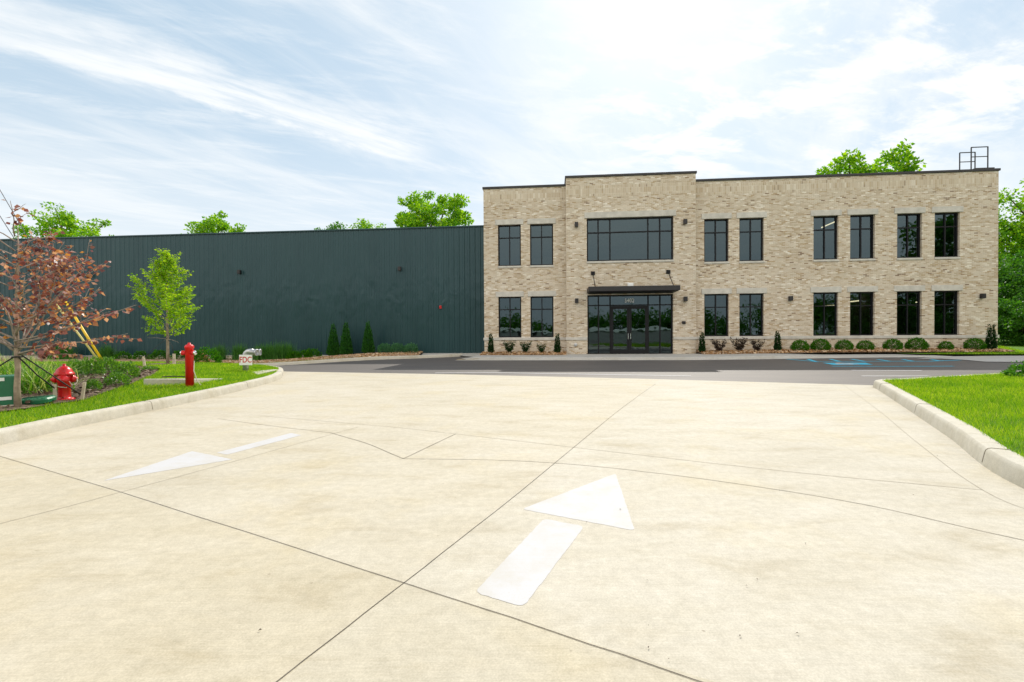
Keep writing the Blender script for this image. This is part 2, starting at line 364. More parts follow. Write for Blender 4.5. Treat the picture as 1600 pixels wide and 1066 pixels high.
LM = dict(
    redbud=leafmat('redbud_leaves', [(.07, .022, .035), (.19, .055, .065), (.32, .10, .08), (.24, .085, .10), (.50, .24, .08), (.62, .36, .34), (.12, .04, .06)], .5, .42, .9, .9),
    elm=leafmat('spring_leaves', [(.18, .40, .012), (.28, .50, .014), (.44, .60, .025)], .6),
    far=leafmat('deciduous_leaves', [(.08, .27, .010), (.18, .40, .012), (.32, .52, .018)], .58),
    dark=leafmat('shade_tree_leaves', [(.03, .13, .014), (.055, .19, .016), (.10, .27, .018)], .5),
    box=leafmat('boxwood_leaves', [(.020, .105, .006), (.04, .17, .008), (.10, .27, .012)], .3, .7, .05),
    island=leafmat('island_shrub_leaves', [(.05, .15, .014), (.09, .24, .02), (.17, .36, .035)], .4, .35, .6),
    ever=leafmat('arborvitae_sprays', [(.014, .085, .010), (.025, .13, .014), (.045, .18, .02)], .25, .55),
    yew=leafmat('dark_conifer_sprays', [(.008, .030, .008), (.014, .048, .010), (.026, .07, .016)], .2, .7, .08),
    berry=leafmat('burgundy_leaves', [(.030, .022, .020), (.055, .030, .028), (.05, .05, .025)], .25, .5),
    blueg=leafmat('blue_green_leaves', [(.04, .15, .06), (.07, .22, .09), (.12, .30, .13)], .3, .5),
    oat=leafmat('ornamental_grass_blades', [(.03, .12, .010), (.08, .26, .016), (.20, .38, .04), (.60, .66, .34)], .45, .45),
    oatd=leafmat('dark_grass_blades', [(.03, .12, .018), (.065, .22, .035), (.12, .30, .06)], .4, .5),
)

# ------------------------------------------------------------------ world and sun
SUNH = Vector((.32, .947)).normalized(); ELEV = math.radians(43)
sdir = Vector((SUNH.x * math.cos(ELEV), SUNH.y * math.cos(ELEV), math.sin(ELEV)))
sl = bpy.data.lights.new('sun', 'SUN'); sl.energy = 3.1; sl.angle = math.radians(.55); sl.color = (1, .95, .86)
so = bpy.data.objects.new('sun', sl); COL.objects.link(so); so.rotation_euler = sdir.to_track_quat('Z', 'Y').to_euler(); so.location = (10, 40, 40)
w = bpy.data.worlds.new('World'); S.world = w; w.use_nodes = True; nt = w.node_tree; nt.nodes.clear()
wo = nd(nt, 'OutputWorld'); bg = nd(nt, 'Background'); nt.links.new(bg.outputs[0], wo.inputs[0]); bg.inputs[1].default_value = .1
sky = nd(nt, 'TexSky'); sky.sky_type = 'NISHITA'; sky.sun_disc = False; sky.sun_elevation = ELEV; sky.sun_rotation = math.atan2(SUNH.x, SUNH.y)
sky.dust_density = 1.5; sky.ozone_density = 1.5
gen = nd(nt, 'TexCoord').outputs['Generated']; sep = nd(nt, 'SeparateXYZ'); nt.links.new(gen, sep.inputs[0])
zc = math_(nt, 'MAXIMUM', sep.outputs[2], .03); zc = math_(nt, 'ADD', zc, .10)
pxx, pyy = math_(nt, 'DIVIDE', sep.outputs[0], zc), math_(nt, 'DIVIDE', sep.outputs[1], zc)
pc = nd(nt, 'CombineXYZ'); nt.links.new(pxx, pc.inputs[0]); nt.links.new(pyy, pc.inputs[1])
def pmap(rot, sc, loc=(0, 0, 0)):
    m = nd(nt, 'Mapping'); m.vector_type = 'TEXTURE'; m.inputs['Rotation'].default_value = (0, 0, rot); m.inputs['Scale'].default_value = sc; m.inputs['Location'].default_value = loc
    nt.links.new(pc.outputs[0], m.inputs[0]); return m.outputs[0]
def pdir(px, py):
    d = ray(px, py).normalized(); z = max(d.z, .03) + .10; return Vector((d.x / z, d.y / z))
# a long vapour band from upper left, drifting down to the middle
A_, B_ = pdir(60, 60), pdir(660, 243); dr = (B_ - A_).normalized(); ang = math.atan2(dr.y, dr.x)
bm_ = nd(nt, 'SeparateXYZ'); nt.links.new(pmap(ang, (1, 1, 1), (A_.x, A_.y, 0)), bm_.inputs[0])
wob = math_(nt, 'MULTIPLY', math_(nt, 'SUBTRACT', noise_(nt, pmap(ang, (.7, .45, 1)), 2.2, 9, .68), .5), .34)
dist = math_(nt, 'ADD', bm_.outputs[1], wob)
def mr(v, a, b, c=0., d=1., smoothit=True):
    n = nd(nt, 'MapRange'); n.interpolation_type = 'SMOOTHSTEP' if smoothit else 'LINEAR'
    for i, x in enumerate((a, b, c, d)): n.inputs[i + 1].default_value = x
    nt.links.new(v, n.inputs[0]); return n.outputs[0]
band = math_(nt, 'MULTIPLY', mr(dist, -.22, -.02), mr(dist, .06, .14, 1, 0))
Lb = (B_ - A_).length
band = math_(nt, 'MULTIPLY', band, math_(nt, 'MULTIPLY', mr(bm_.outputs[0], -.8, .3), mr(bm_.outputs[0], Lb * .88, Lb * 1.10, 1, 0)))
band = math_(nt, 'MULTIPLY', band, mr(noise_(nt, pmap(ang, (.8, .16, 1)), 2.2, 7, .65), .30, .62, .35, 1))
cir = mr(noise_(nt, pmap(ang + .25, (1.5, .42, 1)), 1.15, 9, .62, .5), .40, .72)            # stretched cirrus
wisp = mr(noise_(nt, pmap(ang - .35, (.9, .22, 1), (3, 1, 0)), 1.6, 9, .68, .3), .46, .74)
puff = mr(noise_(nt, pmap(.2, (.62, .36, 1), (1.7, 4, 0)), 1.5, 10, .62, .25), .46, .58)      # broken puffs to the right
dR = pdir(1330, 110)
rv = nd(nt, 'VectorMath'); rv.operation = 'DISTANCE'; nt.links.new(pc.outputs[0], rv.inputs[0]); rv.inputs[1].default_value = (dR.x, dR.y, 0)
puff = math_(nt, 'MULTIPLY', puff, mr(rv.outputs['Value'], .45, 1.35, 1, 0))
dG = pdir(960, 60)
gv = nd(nt, 'VectorMath'); gv.operation = 'DISTANCE'; nt.links.new(pc.outputs[0], gv.inputs[0]); gv.inputs[1].default_value = (dG.x, dG.y, 0)
veil = math_(nt, 'ADD', math_(nt, 'MULTIPLY', mr(gv.outputs['Value'], .0, 1.3, 1, 0), .32), .12)       # thin bright veil below the sun
low = mr(sep.outputs[2], .02, .50, .72, 0)
def scr(a, b): return math_(nt, 'SUBTRACT', 1, math_(nt, 'MULTIPLY', math_(nt, 'SUBTRACT', 1, a), math_(nt, 'SUBTRACT', 1, b)))
cl = scr(scr(scr(math_(nt, 'MULTIPLY', cir, .55), math_(nt, 'MULTIPLY', wisp, .45)), math_(nt, 'MULTIPLY', band, .85)), scr(scr(veil, low), math_(nt, 'MULTIPLY', puff, .95)))
blue = mix_(nt, .7, sky.outputs[0], (3.7, 5.45, 6.8))
cl = math_(nt, 'MULTIPLY', cl, mr(sep.outputs[2], .62, .92, 1, .2))      # clearer, deeper sky overhead, out of view, darkened to cut fill in shade
blue = mix_(nt, mr(sep.outputs[2], .60, .95), blue, (1.5, 2.6, 4.6))
colr = mix_(nt, cl, blue, (8.2, 8.3, 8.3))
# unseen bright cloud bank opposite the sun, added to brighten the shaded facade
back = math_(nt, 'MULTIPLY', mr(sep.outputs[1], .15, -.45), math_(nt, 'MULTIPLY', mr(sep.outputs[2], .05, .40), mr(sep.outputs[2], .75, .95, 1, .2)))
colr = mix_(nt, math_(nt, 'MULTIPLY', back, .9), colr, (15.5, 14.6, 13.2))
below = mr(sep.outputs[2], -.02, .0)
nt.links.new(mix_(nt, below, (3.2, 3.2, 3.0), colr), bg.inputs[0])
S.view_settings.view_transform = 'Standard'; S.view_settings.look = 'None'; S.view_settings.exposure = 0.36; S.view_settings.gamma = 1

# ------------------------------------------------------------------ ground sheets
def sheet(name, poly, mat, dz=0.0, step=.5, zf=zg, parent=None, kind='structure', inner=True):
    poly = [Vector((p[0], p[1])) for p in poly]; pts = []
    for a, b in zip(poly, poly[1:] + poly[:1]):                    # subdivide border
        n = max(1, int((b - a).length / step)); pts += [a + (b - a) * (k / n) for k in range(n)]
    nb = len(pts); edges = [(i, (i + 1) % nb) for i in range(nb)]
    if inner:
        xs, ys = [p.x for p in pts], [p.y for p in pts]; x = min(xs) + step * .37
        while x < max(xs):
            y = min(ys) + step * .41
            while y < max(ys):
                q = Vector((x, y))
                if inside(q, poly) : pts.append(q)
                y += step
            x += step
    r = delaunay_2d_cdt(pts, edges, [list(range(nb))], 1, 1e-4)
    v = [(p.x, p.y, zf(p.x, p.y) + dz) for p in r[0]]; f = [tuple(t) for t in r[2]]
    me = bpy.data.meshes.new(name); me.from_pydata(v, [], f); me.update(); me.shade_smooth()
    for p in me.polygons:
        if p.normal.z < 0: p.flip()
    o = link(name, me, mat, parent)
    if parent is None or kind != 'structure': tag(o, kind=kind)
    return o
gm = MB(); gm.quad((-900, -900, -.62), (900, -900, -.62), (900, 900, -.62), (-900, 900, -.62)); tag(gm.build('ground', M['lawn']), kind='structure')

def grid(name, xs, ys, mat, dz=0, zf=zg):
    v = [(x, y, zf(x, y) + dz) for y in ys for x in xs]; n = len(xs)
    f = [(j * n + i, j * n + i + 1, (j + 1) * n + i + 1, (j + 1) * n + i) for j in range(len(ys) - 1) for i in range(n - 1)]
    me = bpy.data.meshes.new(name); me.from_pydata(v, [], f); me.update(); me.shade_smooth()
    return tag(link(name, me, mat), kind='structure')
lot = grid('parking_lot', list(np.arange(-62, 62.1, 1.0)), list(np.arange(-30, 31.1, 1.0)), M['asphalt'])
drive = sheet('driveway', [(-9.2, -9), (9.6, -9), (9.6, 11.05), (9.25, 11.16), (3.81, 13.30), (-2.2, 15.27), (-8.45, 16.87), (-9.2, 17.2)], M['concrete'], .006, 1.0, zf=lambda x, y: 0)

def ribbon(b, pts, wdt, dz, zf=zg):
    pts = [Vector((p[0], p[1])) for p in pts]; fine = [pts[0]]
    for a, c in zip(pts[:-1], pts[1:]):
        n = max(1, int((c - a).length / .6)); fine += [a + (c - a) * (k / n) for k in range(1, n + 1)]
    l, r = offset(fine, wdt / 2), offset(fine, -wdt / 2)
    for i in range(len(fine) - 1):
        b.quad(*[(q.x, q.y, zf(q.x, q.y) + dz) for q in (r[i], r[i + 1], l[i + 1], l[i])])
flat = lambda x, y: 0.0
def wob_line(pts, amp=.003): return [p + Vector((rnd.uniform(-amp, amp), rnd.uniform(-amp, amp))) for p in smooth(pts, 6)]
def gxy(px, py): q = ray(px, py); t = -H / q.z; return (q.x * t, q.y * t)
jb = MB()
ribbon(jb, wob_line([(-3.1, -3.0), (-1.95, -.55), (-1.30, .81), gxy(435, 1066), gxy(632, 912), gxy(812, 770), (1.95, 7.95), gxy(1025, 600)]), .0048, .0085, flat)
ribbon(jb, wob_line([(-6.2, 5.2), gxy(0, 714), gxy(190, 771), gxy(635, 914), gxy(800, 967.5), gxy(1090, 1066), (1.6, 1.2), (4.1, -.1)]), .0045, .0085, flat)
jb.build('sealed_joint', M['joint'], drive)
jf = MB()
ribbon(jf, wob_line([gxy(515, 677), gxy(570, 693), gxy(630, 718)]), .009, .0085, flat); ribbon(jf, wob_line([gxy(630, 718), gxy(800, 721), gxy(950, 732), gxy(1150, 757), gxy(1350, 790), gxy(1600, 846), (3.95, 2.1)]), .007, .0085, flat)
ribbon(jf, wob_line([gxy(630, 718), gxy(712, 679)]), .010, .0085, flat)
jf.build('tooled_joint', M['jointmid'], drive)
jg = MB()
ribbon(jg, wob_line([gxy(340, 655), gxy(430, 667), gxy(515, 677)]), .009, .0085, flat); ribbon(jg, wob_line([gxy(400, 650), gxy(600, 667), gxy(712, 679), gxy(800, 689), gxy(1000, 712), gxy(1250, 740), gxy(1535, 767)]), .007, .0085, flat)
ribbon(jg, wob_line([(-5.0, .6), gxy(0, 820), gxy(190, 770), gxy(370, 721), gxy(560, 668)]), .006, .0085, flat); ribbon(jg, wob_line([gxy(1315, 600), gxy(1370, 640), gxy(1430, 690), gxy(1535, 767), (3.75, 3.0), (3.55, 1.7), (4.2, -1)]), .005, .0085, flat)
jg.build('faint_joint', M['jointfaint'], drive)

def worn_paint():
    m, nt, out = newmat('worn_road_paint'); tc = coord_(nt)
    a = ramp_(nt, noise_(nt, tc, 3.5, 7, .7), [(.36, 0.0), (.56, 1.0)]); b_ = ramp_(nt, noise_(nt, coord_(nt, (3.5, 130, 1), (0, 0, .50)), 1.0, 4, .75), [(.36, 0.0), (.50, 1.0)]); c = ramp_(nt, noise_(nt, tc, 110, 3, .7), [(.33, 0.0), (.43, 1.0)])
    f = math_(nt, 'MULTIPLY', math_(nt, 'ADD', .58, math_(nt, 'MULTIPLY', a, .42)), math_(nt, 'MULTIPLY', math_(nt, 'ADD', .72, math_(nt, 'MULTIPLY', b_, .28)), math_(nt, 'ADD', .55, math_(nt, 'MULTIPLY', c, .45))))
    bsdf_(nt, out, mix_(nt, f, (.49, .45, .37), (.545, .54, .545)), .7, 0, .3, noise_(nt, tc, 90, 3), .2, .004); return m
M['worn'] = worn_paint()
def painted(name, polys, parent, mat=M['paintw'], dz=.0075, zf=flat, rad=0.0):
    b = MB()
    for poly in polys:
        P = [Vector(p) for p in poly]; out = []
        for i, p in enumerate(P):
            if rad:
                a, c = (P[i - 1] - p), (P[(i + 1) % len(P)] - p)
                r = min(rad, a.length * .45, c.length * .45); q0, q1 = p + a.normalized() * r, p + c.normalized() * r
                out += [q0 * (1 - t) ** 2 + p * 2 * t * (1 - t) + q1 * t * t for t in (0, .25, .5, .75, 1)]
            else: out.append(p)
        if rad:                                                       # hand-masked edges are never quite straight
            fine = []
            for p, q in zip(out, out[1:] + out[:1]):
                n = max(1, int((q - p).length / .03)); fine += [p.lerp(q, k / n) + Vector((rnd.uniform(-1, 1), rnd.uniform(-1, 1))) * .0025 for k in range(n)]
            out = fine
        b.quad(*[(q.x, q.y, zf(q.x, q.y) + dz) for q in out])
    return b.build(name, mat, parent)
painted('painted_arrow', [[gxy(741, 928), gxy(818, 951), gxy(913, 824), gxy(850, 812)], [gxy(815, 797), gxy(992, 831), gxy(962, 741)]], drive, M['worn'], rad=.045)
painted('painted_arrow', [[gxy(338, 708.5), gxy(355, 711.5), gxy(471, 681), gxy(455, 677.5)], [gxy(160, 753), gxy(364, 719), gxy(300, 706)]], drive, M['worn'], rad=.03)
lb = MB()
for i in range(22):                                                   # crumbs of leaf and bark on the slab
    px, py = rnd.choice([(rnd.uniform(100, 1500), rnd.uniform(700, 1060)), (rnd.uniform(850, 1300), rnd.uniform(740, 1000))])
    x, y = gxy(px, py); s_ = rnd.uniform(.003, .009); a = rnd.uniform(0, 6.3); d1, d2 = Vector((math.cos(a), math.sin(a))) * s_, Vector((-math.sin(a), math.cos(a))) * s_ * .5
    lb.quad((x - d1.x, y - d1.y, .011), (x + d2.x, y + d2.y, .016), (x + d1.x, y + d1.y, .012), (x - d2.x, y - d2.y, .015))
lb.v.append((0.0, 0.0, .012)); lb.v.pop()
tag(lb.build('leaf_litter', M['darkbark']), kind='stuff')

# parking paint by the building
def hg(px, py):
    d = ray(px, py); y = 8.0; d = d / d.y
    while y < 40:
        p = CAM + d * y
        if p.z <= zg(p.x, p.y): return Vector((p.x, p.y))
        y += .02
    return Vector((p.x, p.y))
bb = MB()
for pts in (((1229, 561.5), (1275, 565.5), (1452, 565), (1500, 563)), ((1262, 561.5), (1276, 566)), ((1297, 561.5), (1313, 565.5)), ((1330, 561.5), (1352, 565.2)), ((1371, 562), (1391, 564.9)), ((1410, 562), (1428, 565)), ((1455, 562), (1470, 564.5)), ((1300, 573), (1390, 573), (1490, 572.6))):
    ribbon(bb, [hg(*p) for p in pts], .16, .008)
bb.build('blue_parking_line', M['blue'], lot)
c4 = [hg(1285, 567.5), hg(1352, 567.2), hg(1364, 570.2), hg(1303, 570.8)]
painted('blue_parking_square', [c4], lot, M['blue'], .009, zg)
cc = (c4[0] + c4[1] + c4[2] + c4[3]) / 4; ax = (c4[1] - c4[0]) * .5; ay = (c4[0] - c4[3]) * .5
ub = MB()
def sym(pts, wdt): ribbon(ub, [cc + ax * a + ay * b for a, b in pts], wdt, .014)
sym([(-.25 + .30 * math.cos(t), -.2 + .42 * math.sin(t)) for t in np.linspace(2.0, 6.6, 14)], .16); sym([(-.25, .55), (-.22, .0), (.15, -.05), (.30, -.55)], .18); sym([(-.22, .25), (.12, .22)], .14)
sym([(-.25 + .07 * math.cos(t), .75 + .10 * math.sin(t)) for t in np.linspace(0, 6.28, 9)], .12)
ub.build('wheelchair_symbol', M['paintw'], lot)
wb_ = MB()
for pts in (((1330, 579), (1440, 579.5)), ((1347, 588), (1452, 588)), ((680, 583.2), (760, 582.6), (1080, 588))):
    ribbon(wb_, [hg(*p) for p in pts], .14, .008)
wb_.build('white_parking_line', M['paintw'], lot)

# kerbs
def kerb(name, pts, side, prof, zf):
    b = MB(); rows = [[(q, z) for q in offset(pts, o * side)] for o, z in prof]
    n = len(pts)
    for r in rows:
        for q, z in r: b.v.append((q.x, q.y, z + zf(q.x, q.y)))
    for j in range(len(prof) - 1):
        for i in range(n - 1):
            f = (j * n + i, j * n + i + 1, (j + 1) * n + i + 1, (j + 1) * n + i); b.f.append(f if side < 0 else f[::-1])
    o = b.build(name, M['kerb'], flat=False); o.data.set_sharp_from_angle(angle=math.radians(28)); return tag(o, kind='structure')
PROF = [(-.005, -.02), (.0, .03), (.018, .13), (.026, .155), (.042, .172), (.065, .178), (.17, .178), (.20, .174), (.22, .05)]
kz = lambda x, y: zg(x, y) * ss((y - 17) / 5)
def kerb_joints(o, pts, side, prof, zf, gap):
    b = MB(); run = 0.0
    for i in range(1, len(pts) - 1):
        run += (pts[i] - pts[i - 1]).length
        if run < gap: continue
        run = 0.0; t = (pts[i + 1] - pts[i - 1]).normalized(); nrm = Vector((-t.y, t.x)) * side
        b.tube([(pts[i].x + nrm.x * f, pts[i].y + nrm.y * f, z + .0015 + zf(pts[i].x, pts[i].y)) for f, z in prof[1:-1]], .0045, 5)
    b.build('kerb_joint', M['jointmid'], o)
k1 = kerb('kerb', KL, 1, PROF, kz); k2 = kerb('kerb', KR, -1, PROF, flat)
kerb_joints(k1, KL, 1, PROF, kz, 3.3); kerb_joints(k2, KR, -1, PROF, flat, 3.3)
def lawnz_l(x, y): return G(x, y) if inside((x, y), LAWN_L) else .165 + kz(x, y)
def lawnz_r(x, y): return G(x, y) if inside((x, y), LAWN_R) else .165
sheet('lawn', LAWN_L, M['lawn'], -.015, .5, lawnz_l); sheet('lawn', LAWN_R, M['lawn'], -.015, .5, lawnz_r)

# mulch bed on the left island
MULCH = [hitc(*p).to_2d() for p in ((-70, 655), (0, 645), (42, 640), (85, 632), (132, 626), (172, 611), (207, 600), (240, 586), (250, 579), (228, 574.5), (180, 572))] + [Vector((-15.5, 15.5)), Vector((-22, 15)), Vector((-20, 8))]
MULCH = [Vector(p) for p in MULCH]
sheet('mulch_bed', MULCH, M['mulch'], .012, .4, lawnz_l)
TREE2 = hitc(262, 569)
sheet('mulch_ring', [(TREE2.x + .75 * math.cos(a), TREE2.y + .75 * math.sin(a)) for a in np.linspace(0, 6.28, 25)[:-1]], M['mulch'], .012, .3, lawnz_l)
def chips(name, n, gen, mat, s0, s1, zf):
    P = np.array([gen() for _ in range(n)]); V = np.zeros((n, 4, 3)); a = rs.uniform(0, 6.3, n); l = rs.uniform(s0, s1, n); wd = l * rs.uniform(.3, .6, n)
    z = np.array([zf(x, y) for x, y in P]) + .012
    for k, (i, j) in enumerate(((-1, -1), (1, -1), (1, 1), (-1, 1))):
        V[:, k, 0] = P[:, 0] + i * l * np.cos(a) - j * wd * np.sin(a); V[:, k, 1] = P[:, 1] + i * l * np.sin(a) + j * wd * np.cos(a); V[:, k, 2] = z + rs.uniform(0, s1 * 1.2, n)
    return tag(link(name, fast_mesh(name, V.reshape(-1, 3), np.arange(n * 4).reshape(-1, 4)), mat), kind='stuff')
def poly_gen(poly):
    xs, ys = [p[0] for p in poly], [p[1] for p in poly]
    def g():
        while True:
            q = (rnd.uniform(min(xs), max(xs)), rnd.uniform(min(ys), max(ys)))
            if inside(q, poly): return q
    return g
chipm = leafmat('bark_chips', [(.07, .045, .03), (.16, .11, .075), (.30, .23, .17)], .02, .9, .2)
stonem = leafmat('tan_river_stones', [(.30, .15, .06), (.52, .30, .13), (.66, .46, .28), (.74, .62, .46)], .02, .9, .2)
VIS = [p for p in MULCH if p.x > -16]
chips('bark_mulch', 9000, poly_gen(MULCH), chipm, .015, .045, lambda x, y: lawnz_l(x, y) + .012)

# grass blades
def blades(name, poly, n, hmin, hmax, skip, zf, dens):
    g = poly_gen(poly); P = []
    while len(P) < n:
        q = g()
        if q[1] < 1 or abs(q[0] / q[1]) > 2.0: continue
        if abs(q[0] / q[1]) > 1.25 and rnd.random() < .55: continue
        if rnd.random() > dens(q): continue
        if any(inside(q, s) for s in skip): continue
        P.append((q[0], q[1], zf(*q) - .012))
    P = np.array(P); n = len(P); a = rs.uniform(0, 2 * np.pi, n); h = rs.uniform(hmin, hmax, n); far = np.clip(P[:, 1] / 8, .7, 2.5); wd = .0035 * far * rs.uniform(.8, 1.4, n)
    lean = h * rs.uniform(.1, .9, n); b = rs.uniform(0, 2 * np.pi, n); V = np.zeros((n, 3, 3))
    dx, dy = np.cos(a) * wd, np.sin(a) * wd
    V[:, 0] = P - np.stack([dx, dy, 0 * dx], 1); V[:, 1] = P + np.stack([dx, dy, 0 * dx], 1); V[:, 2] = P + np.stack([lean * np.cos(b), lean * np.sin(b), h], 1)
    return tag(link(name, fast_mesh(name, V.reshape(-1, 3), np.arange(n * 3).reshape(-1, 3)), M['blade']), kind='stuff')
PAD = hit(224, 602); _pf = hit(297, 600.5); _pr = hit(350, 592.5)
pad_poly = [PAD.to_2d(), _pf.to_2d(), _pr.to_2d(), PAD.to_2d() + _pr.to_2d() - _pf.to_2d()]
ring = [Vector((TREE2.x + .7 * math.cos(a), TREE2.y + .7 * math.sin(a))) for a in np.linspace(0, 6.28, 17)[:-1]]
visL = [p for p in LAWN_L if p.y > 3 and p.x > -20] + [Vector((-21, 19.5)), Vector((-18, 14)), Vector((-9.5, 7.0)), Vector((-6.6, 3.2))]
blades('lawn_grass', [p for p in visL], 90000, .025, .085, [MULCH, pad_poly, ring], lawnz_l, lambda q: min(1, (9 / max(q[1], 1)) ** 1.2))
visR = [p for p in LAWN_R if p.y > 2.5 and p.x < 22] + [Vector((20, 12)), Vector((11, 5.6)), Vector((6.5, 2.5))]
blades('lawn_grass', visR, 90000, .025, .085, [], lawnz_r, lambda q: min(1, (7 / max(q[1], 1)) ** 1.2))

# ------------------------------------------------------------------ far kerb, beds, pavement
FK = smooth([(-3.2, 28.9), (-4.2, 27.7), (-6, 26.3), (-8, 25.3), (-10, 24.5), (-14, 23.2), (-20, 23.6), (-45, 26.2)], 6)
kerb('kerb', FK, -1, PROF, zg)
def yk(x):
    for a, b in zip(FK[:-1], FK[1:]):
        if b.x <= x <= a.x: return a.y + (b.y - a.y) * (x - a.x) / (b.x - a.x)
    return FK[-1].y
WOFF = -1.5
def yw(x): return P0.y + 1.5 / math.cos(ANG) - math.tan(ANG) * (x - P0.x)
def bedz(x, y):
    t = (y - yk(max(-45, min(-3.2, x)))) / 4.0
    return zg(x, y) + .14 + .10 * ss(t)
bedpoly = [Vector((-6.0, yw(-6.0) - .02))] + [Vector((-5.75, 27.6))] + [q for q in offset(FK, -.17) if q.x < -5.6] + [Vector((-45, yw(-45) - .02))]
bed_far = sheet('mulch_bed', bedpoly, M['redmulch'], 0, .7, bedz)
gp = [q for q in offset(FK, -.17) if q.x < -8.3]; gback = [Vector((q.x, q.y + min(1.6, max(.02, (-8.3 - q.x) * .22)))) for q in gp[::-1]]
sheet('lawn', gp + gback, M['lawn'], .012, .5, bedz)
bl2 = [p for p in gp if p.x > -30] + [p for p in gback if p.x > -30]
blades('lawn_grass', bl2, 16000, .04, .09, [], lambda x, y: bedz(x, y) + .012, lambda q: 1)
chips('tan_mulch_chips', 7000, poly_gen([p for p in bedpoly if p.x > -30]), stonem, .02, .06, bedz)
# pavement between the lot, the warehouse and the office corner
def pavz(x, y): return -.005 + .15 * ss((y - 28.0) / 1.6)
sheet('sidewalk', [(-5.98, yw(-5.98) - .03), (-5.72, 27.3), (-5.0, 27.45), (-3.4, 28.75), (-2.6, 28.1), (-2.0, 27.2), (-1.85, 28.6), (-1.95, yw(-1.9) - .03)], M['walk'], .02, .5, pavz)
# front sidewalk with its kerb, in building coordinates
def sw(u): return W(u, -4.3)
KF = 4.3
def kh(u): return .15 * (1 - .75 * ss((u - 16) / 4)) * ss((u + .9) / 1.1)
fb = MB(); us = np.arange(-.9, 24.01, .35); rows = []
for u in us:
    row = []
    for v, fz in ((-KF - .35, 0), (-KF, 0), (-KF + .03, .8), (-KF + .07, 1), (-KF + .2, 1.0), (-1.9, 1.06), (-.45 if 5.3 < u < 12.8 else -1.9 + .01, 1.06)):
        q = W(u, v); row.append((q.x, q.y, zg(q.x, q.y) + (kh(u) * fz if fz else .006)))
    rows.append(row)
for a, b in zip(rows[:-1], rows[1:]):
    for j in range(len(a) - 1): fb.quad(a[j], b[j], b[j + 1], a[j + 1])
tag(fb.build('sidewalk', M['walk']), kind='structure')
yb = MB()
for u0, u1 in ((-.9, -.3), (-.3, .35)):
    P_ = []
    for u, v in ((u0, -KF - .01), (u1, -KF - .01), (u1, -KF + .35), (u0, -KF + .35)):
        q = W(u, v); P_.append((q.x, q.y, zg(q.x, q.y) + kh(u) * .4 + .03))
    yb.quad(*P_)
tag(yb.build('yellow_kerb_marking', M['yellowp']), kind='structure')
# pale concrete flare at the right of the lot and grass beyond
fl = [hg(*p) for p in ((1432, 561.5), (1470, 561.2), (1505, 563), (1540, 566), (1600, 566.5), (1680, 566.5), (1680, 556.5), (1600, 556.5), (1540, 556.8), (1470, 558))]
sheet('sidewalk', fl, M['walk'], .02, .6)
lg = [hg(1440, 556.4), hg(1540, 556.8), hg(1600, 556.6), hg(1700, 556.6), Vector((70, 24)), Vector((90, 90)), Vector((31.5, 90)), Vector((28.6, 27)), W(27, -1.7).to_2d(), W(23, -1.85).to_2d()]
lrz = lambda x, y: zg(x, y) + .10 + .012 * max(0, y - 24)
sheet('lawn', lg, M['lawn'], 0, 2.5, lrz)
blades('lawn_grass', [hg(1440, 556.4), hg(1540, 556.8), hg(1620, 556.6), Vector((36, 33)), Vector((29.5, 33)), Vector((28.3, 26.3)), W(27, -1.6).to_2d()], 12000, .05, .10, [], lambda x, y: lrz(x, y) + .01, lambda q: 1)
# planting beds against the brick front
def fbz(u, v):
    q = W(u, v); return zg(q.x, q.y) + .16 + .09 * ss((v + 1.9) / 1.2)
for u0, u1 in ((.0, 5.15), (12.92, 29.0)):
    b = MB(); uu = np.arange(u0, u1 + .01, (u1 - u0) / max(1, int((u1 - u0) / .4))); vv = np.linspace(-1.88, -.02, 6)
    for a, c in zip(uu[:-1], uu[1:]):
        for d, e in zip(vv[:-1], vv[1:]):
            b.quad(*[tuple(W(p, q, fbz(p, q))) for p, q in ((a, d), (c, d), (c, e), (a, e))])
    tag(b.build('mulch_bed', M['redmulch']), kind='structure')
def front_gen():
    u = rnd.uniform(0, 21.5); u = u if u < 5.1 else u + 7.9; v = rnd.uniform(-1.86, -.05); q = W(min(u, 29), v); return (q.x, q.y)
def front_z(x, y):
    q = Vector((x, y, 0)) - Vector((P0.x, P0.y, 0)); return fbz(q.dot(T), -q.dot(N)) - .012
chips('tan_mulch_chips', 7000, front_gen, stonem, .03, .075, front_z)

# ------------------------------------------------------------------ office building
BLD = thing('office_building', 'two storey tan brick office building with raised entrance bay and black window frames', 'building', P0, -ANG)
WINS = [(.91, 2.36), (2.94, 4.385), (13.52, 14.95), (15.57, 16.98), (19.80, 21.19), (21.85, 23.21), (24.43, 25.78), (26.46, 27.80)]
ZU, ZL = (5.72, 8.31), (1.20, 3.77)
def wall(b, x0, x1, z0, z1, ops, y=0., depth=.30):
    xs = sorted({x0, x1, *[o[0] for o in ops], *[o[1] for o in ops]}); zs = sorted({z0, z1, *[o[2] for o in ops], *[o[3] for o in ops]})
    for a, c in zip(xs[:-1], xs[1:]):
        for d, e in zip(zs[:-1], zs[1:]):
            if any(o[0] - 1e-6 <= a and c <= o[1] + 1e-6 and o[2] - 1e-6 <= d and e <= o[3] + 1e-6 for o in ops): continue
            b.quad((a, y, d), (c, y, d), (c, y, e), (a, y, e))
    for a, c, d, e in ops:
        r = y + depth
        b.quad((a, y, d), (a, y, e), (a, r, e), (a, r, d)); b.quad((c, y, e), (c, y, d), (c, r, d), (c, r, e))
        b.quad((a, y, e), (c, y, e), (c, r, e), (a, r, e)); b.quad((a, r, d), (c, r, d), (c, y, d), (a, y, d))
TU0, TU1, TP = 5.18, 12.87, -.5
HT, HB, BW, BD = 10.93, 10.60, 29.84, 20.0
b = MB()
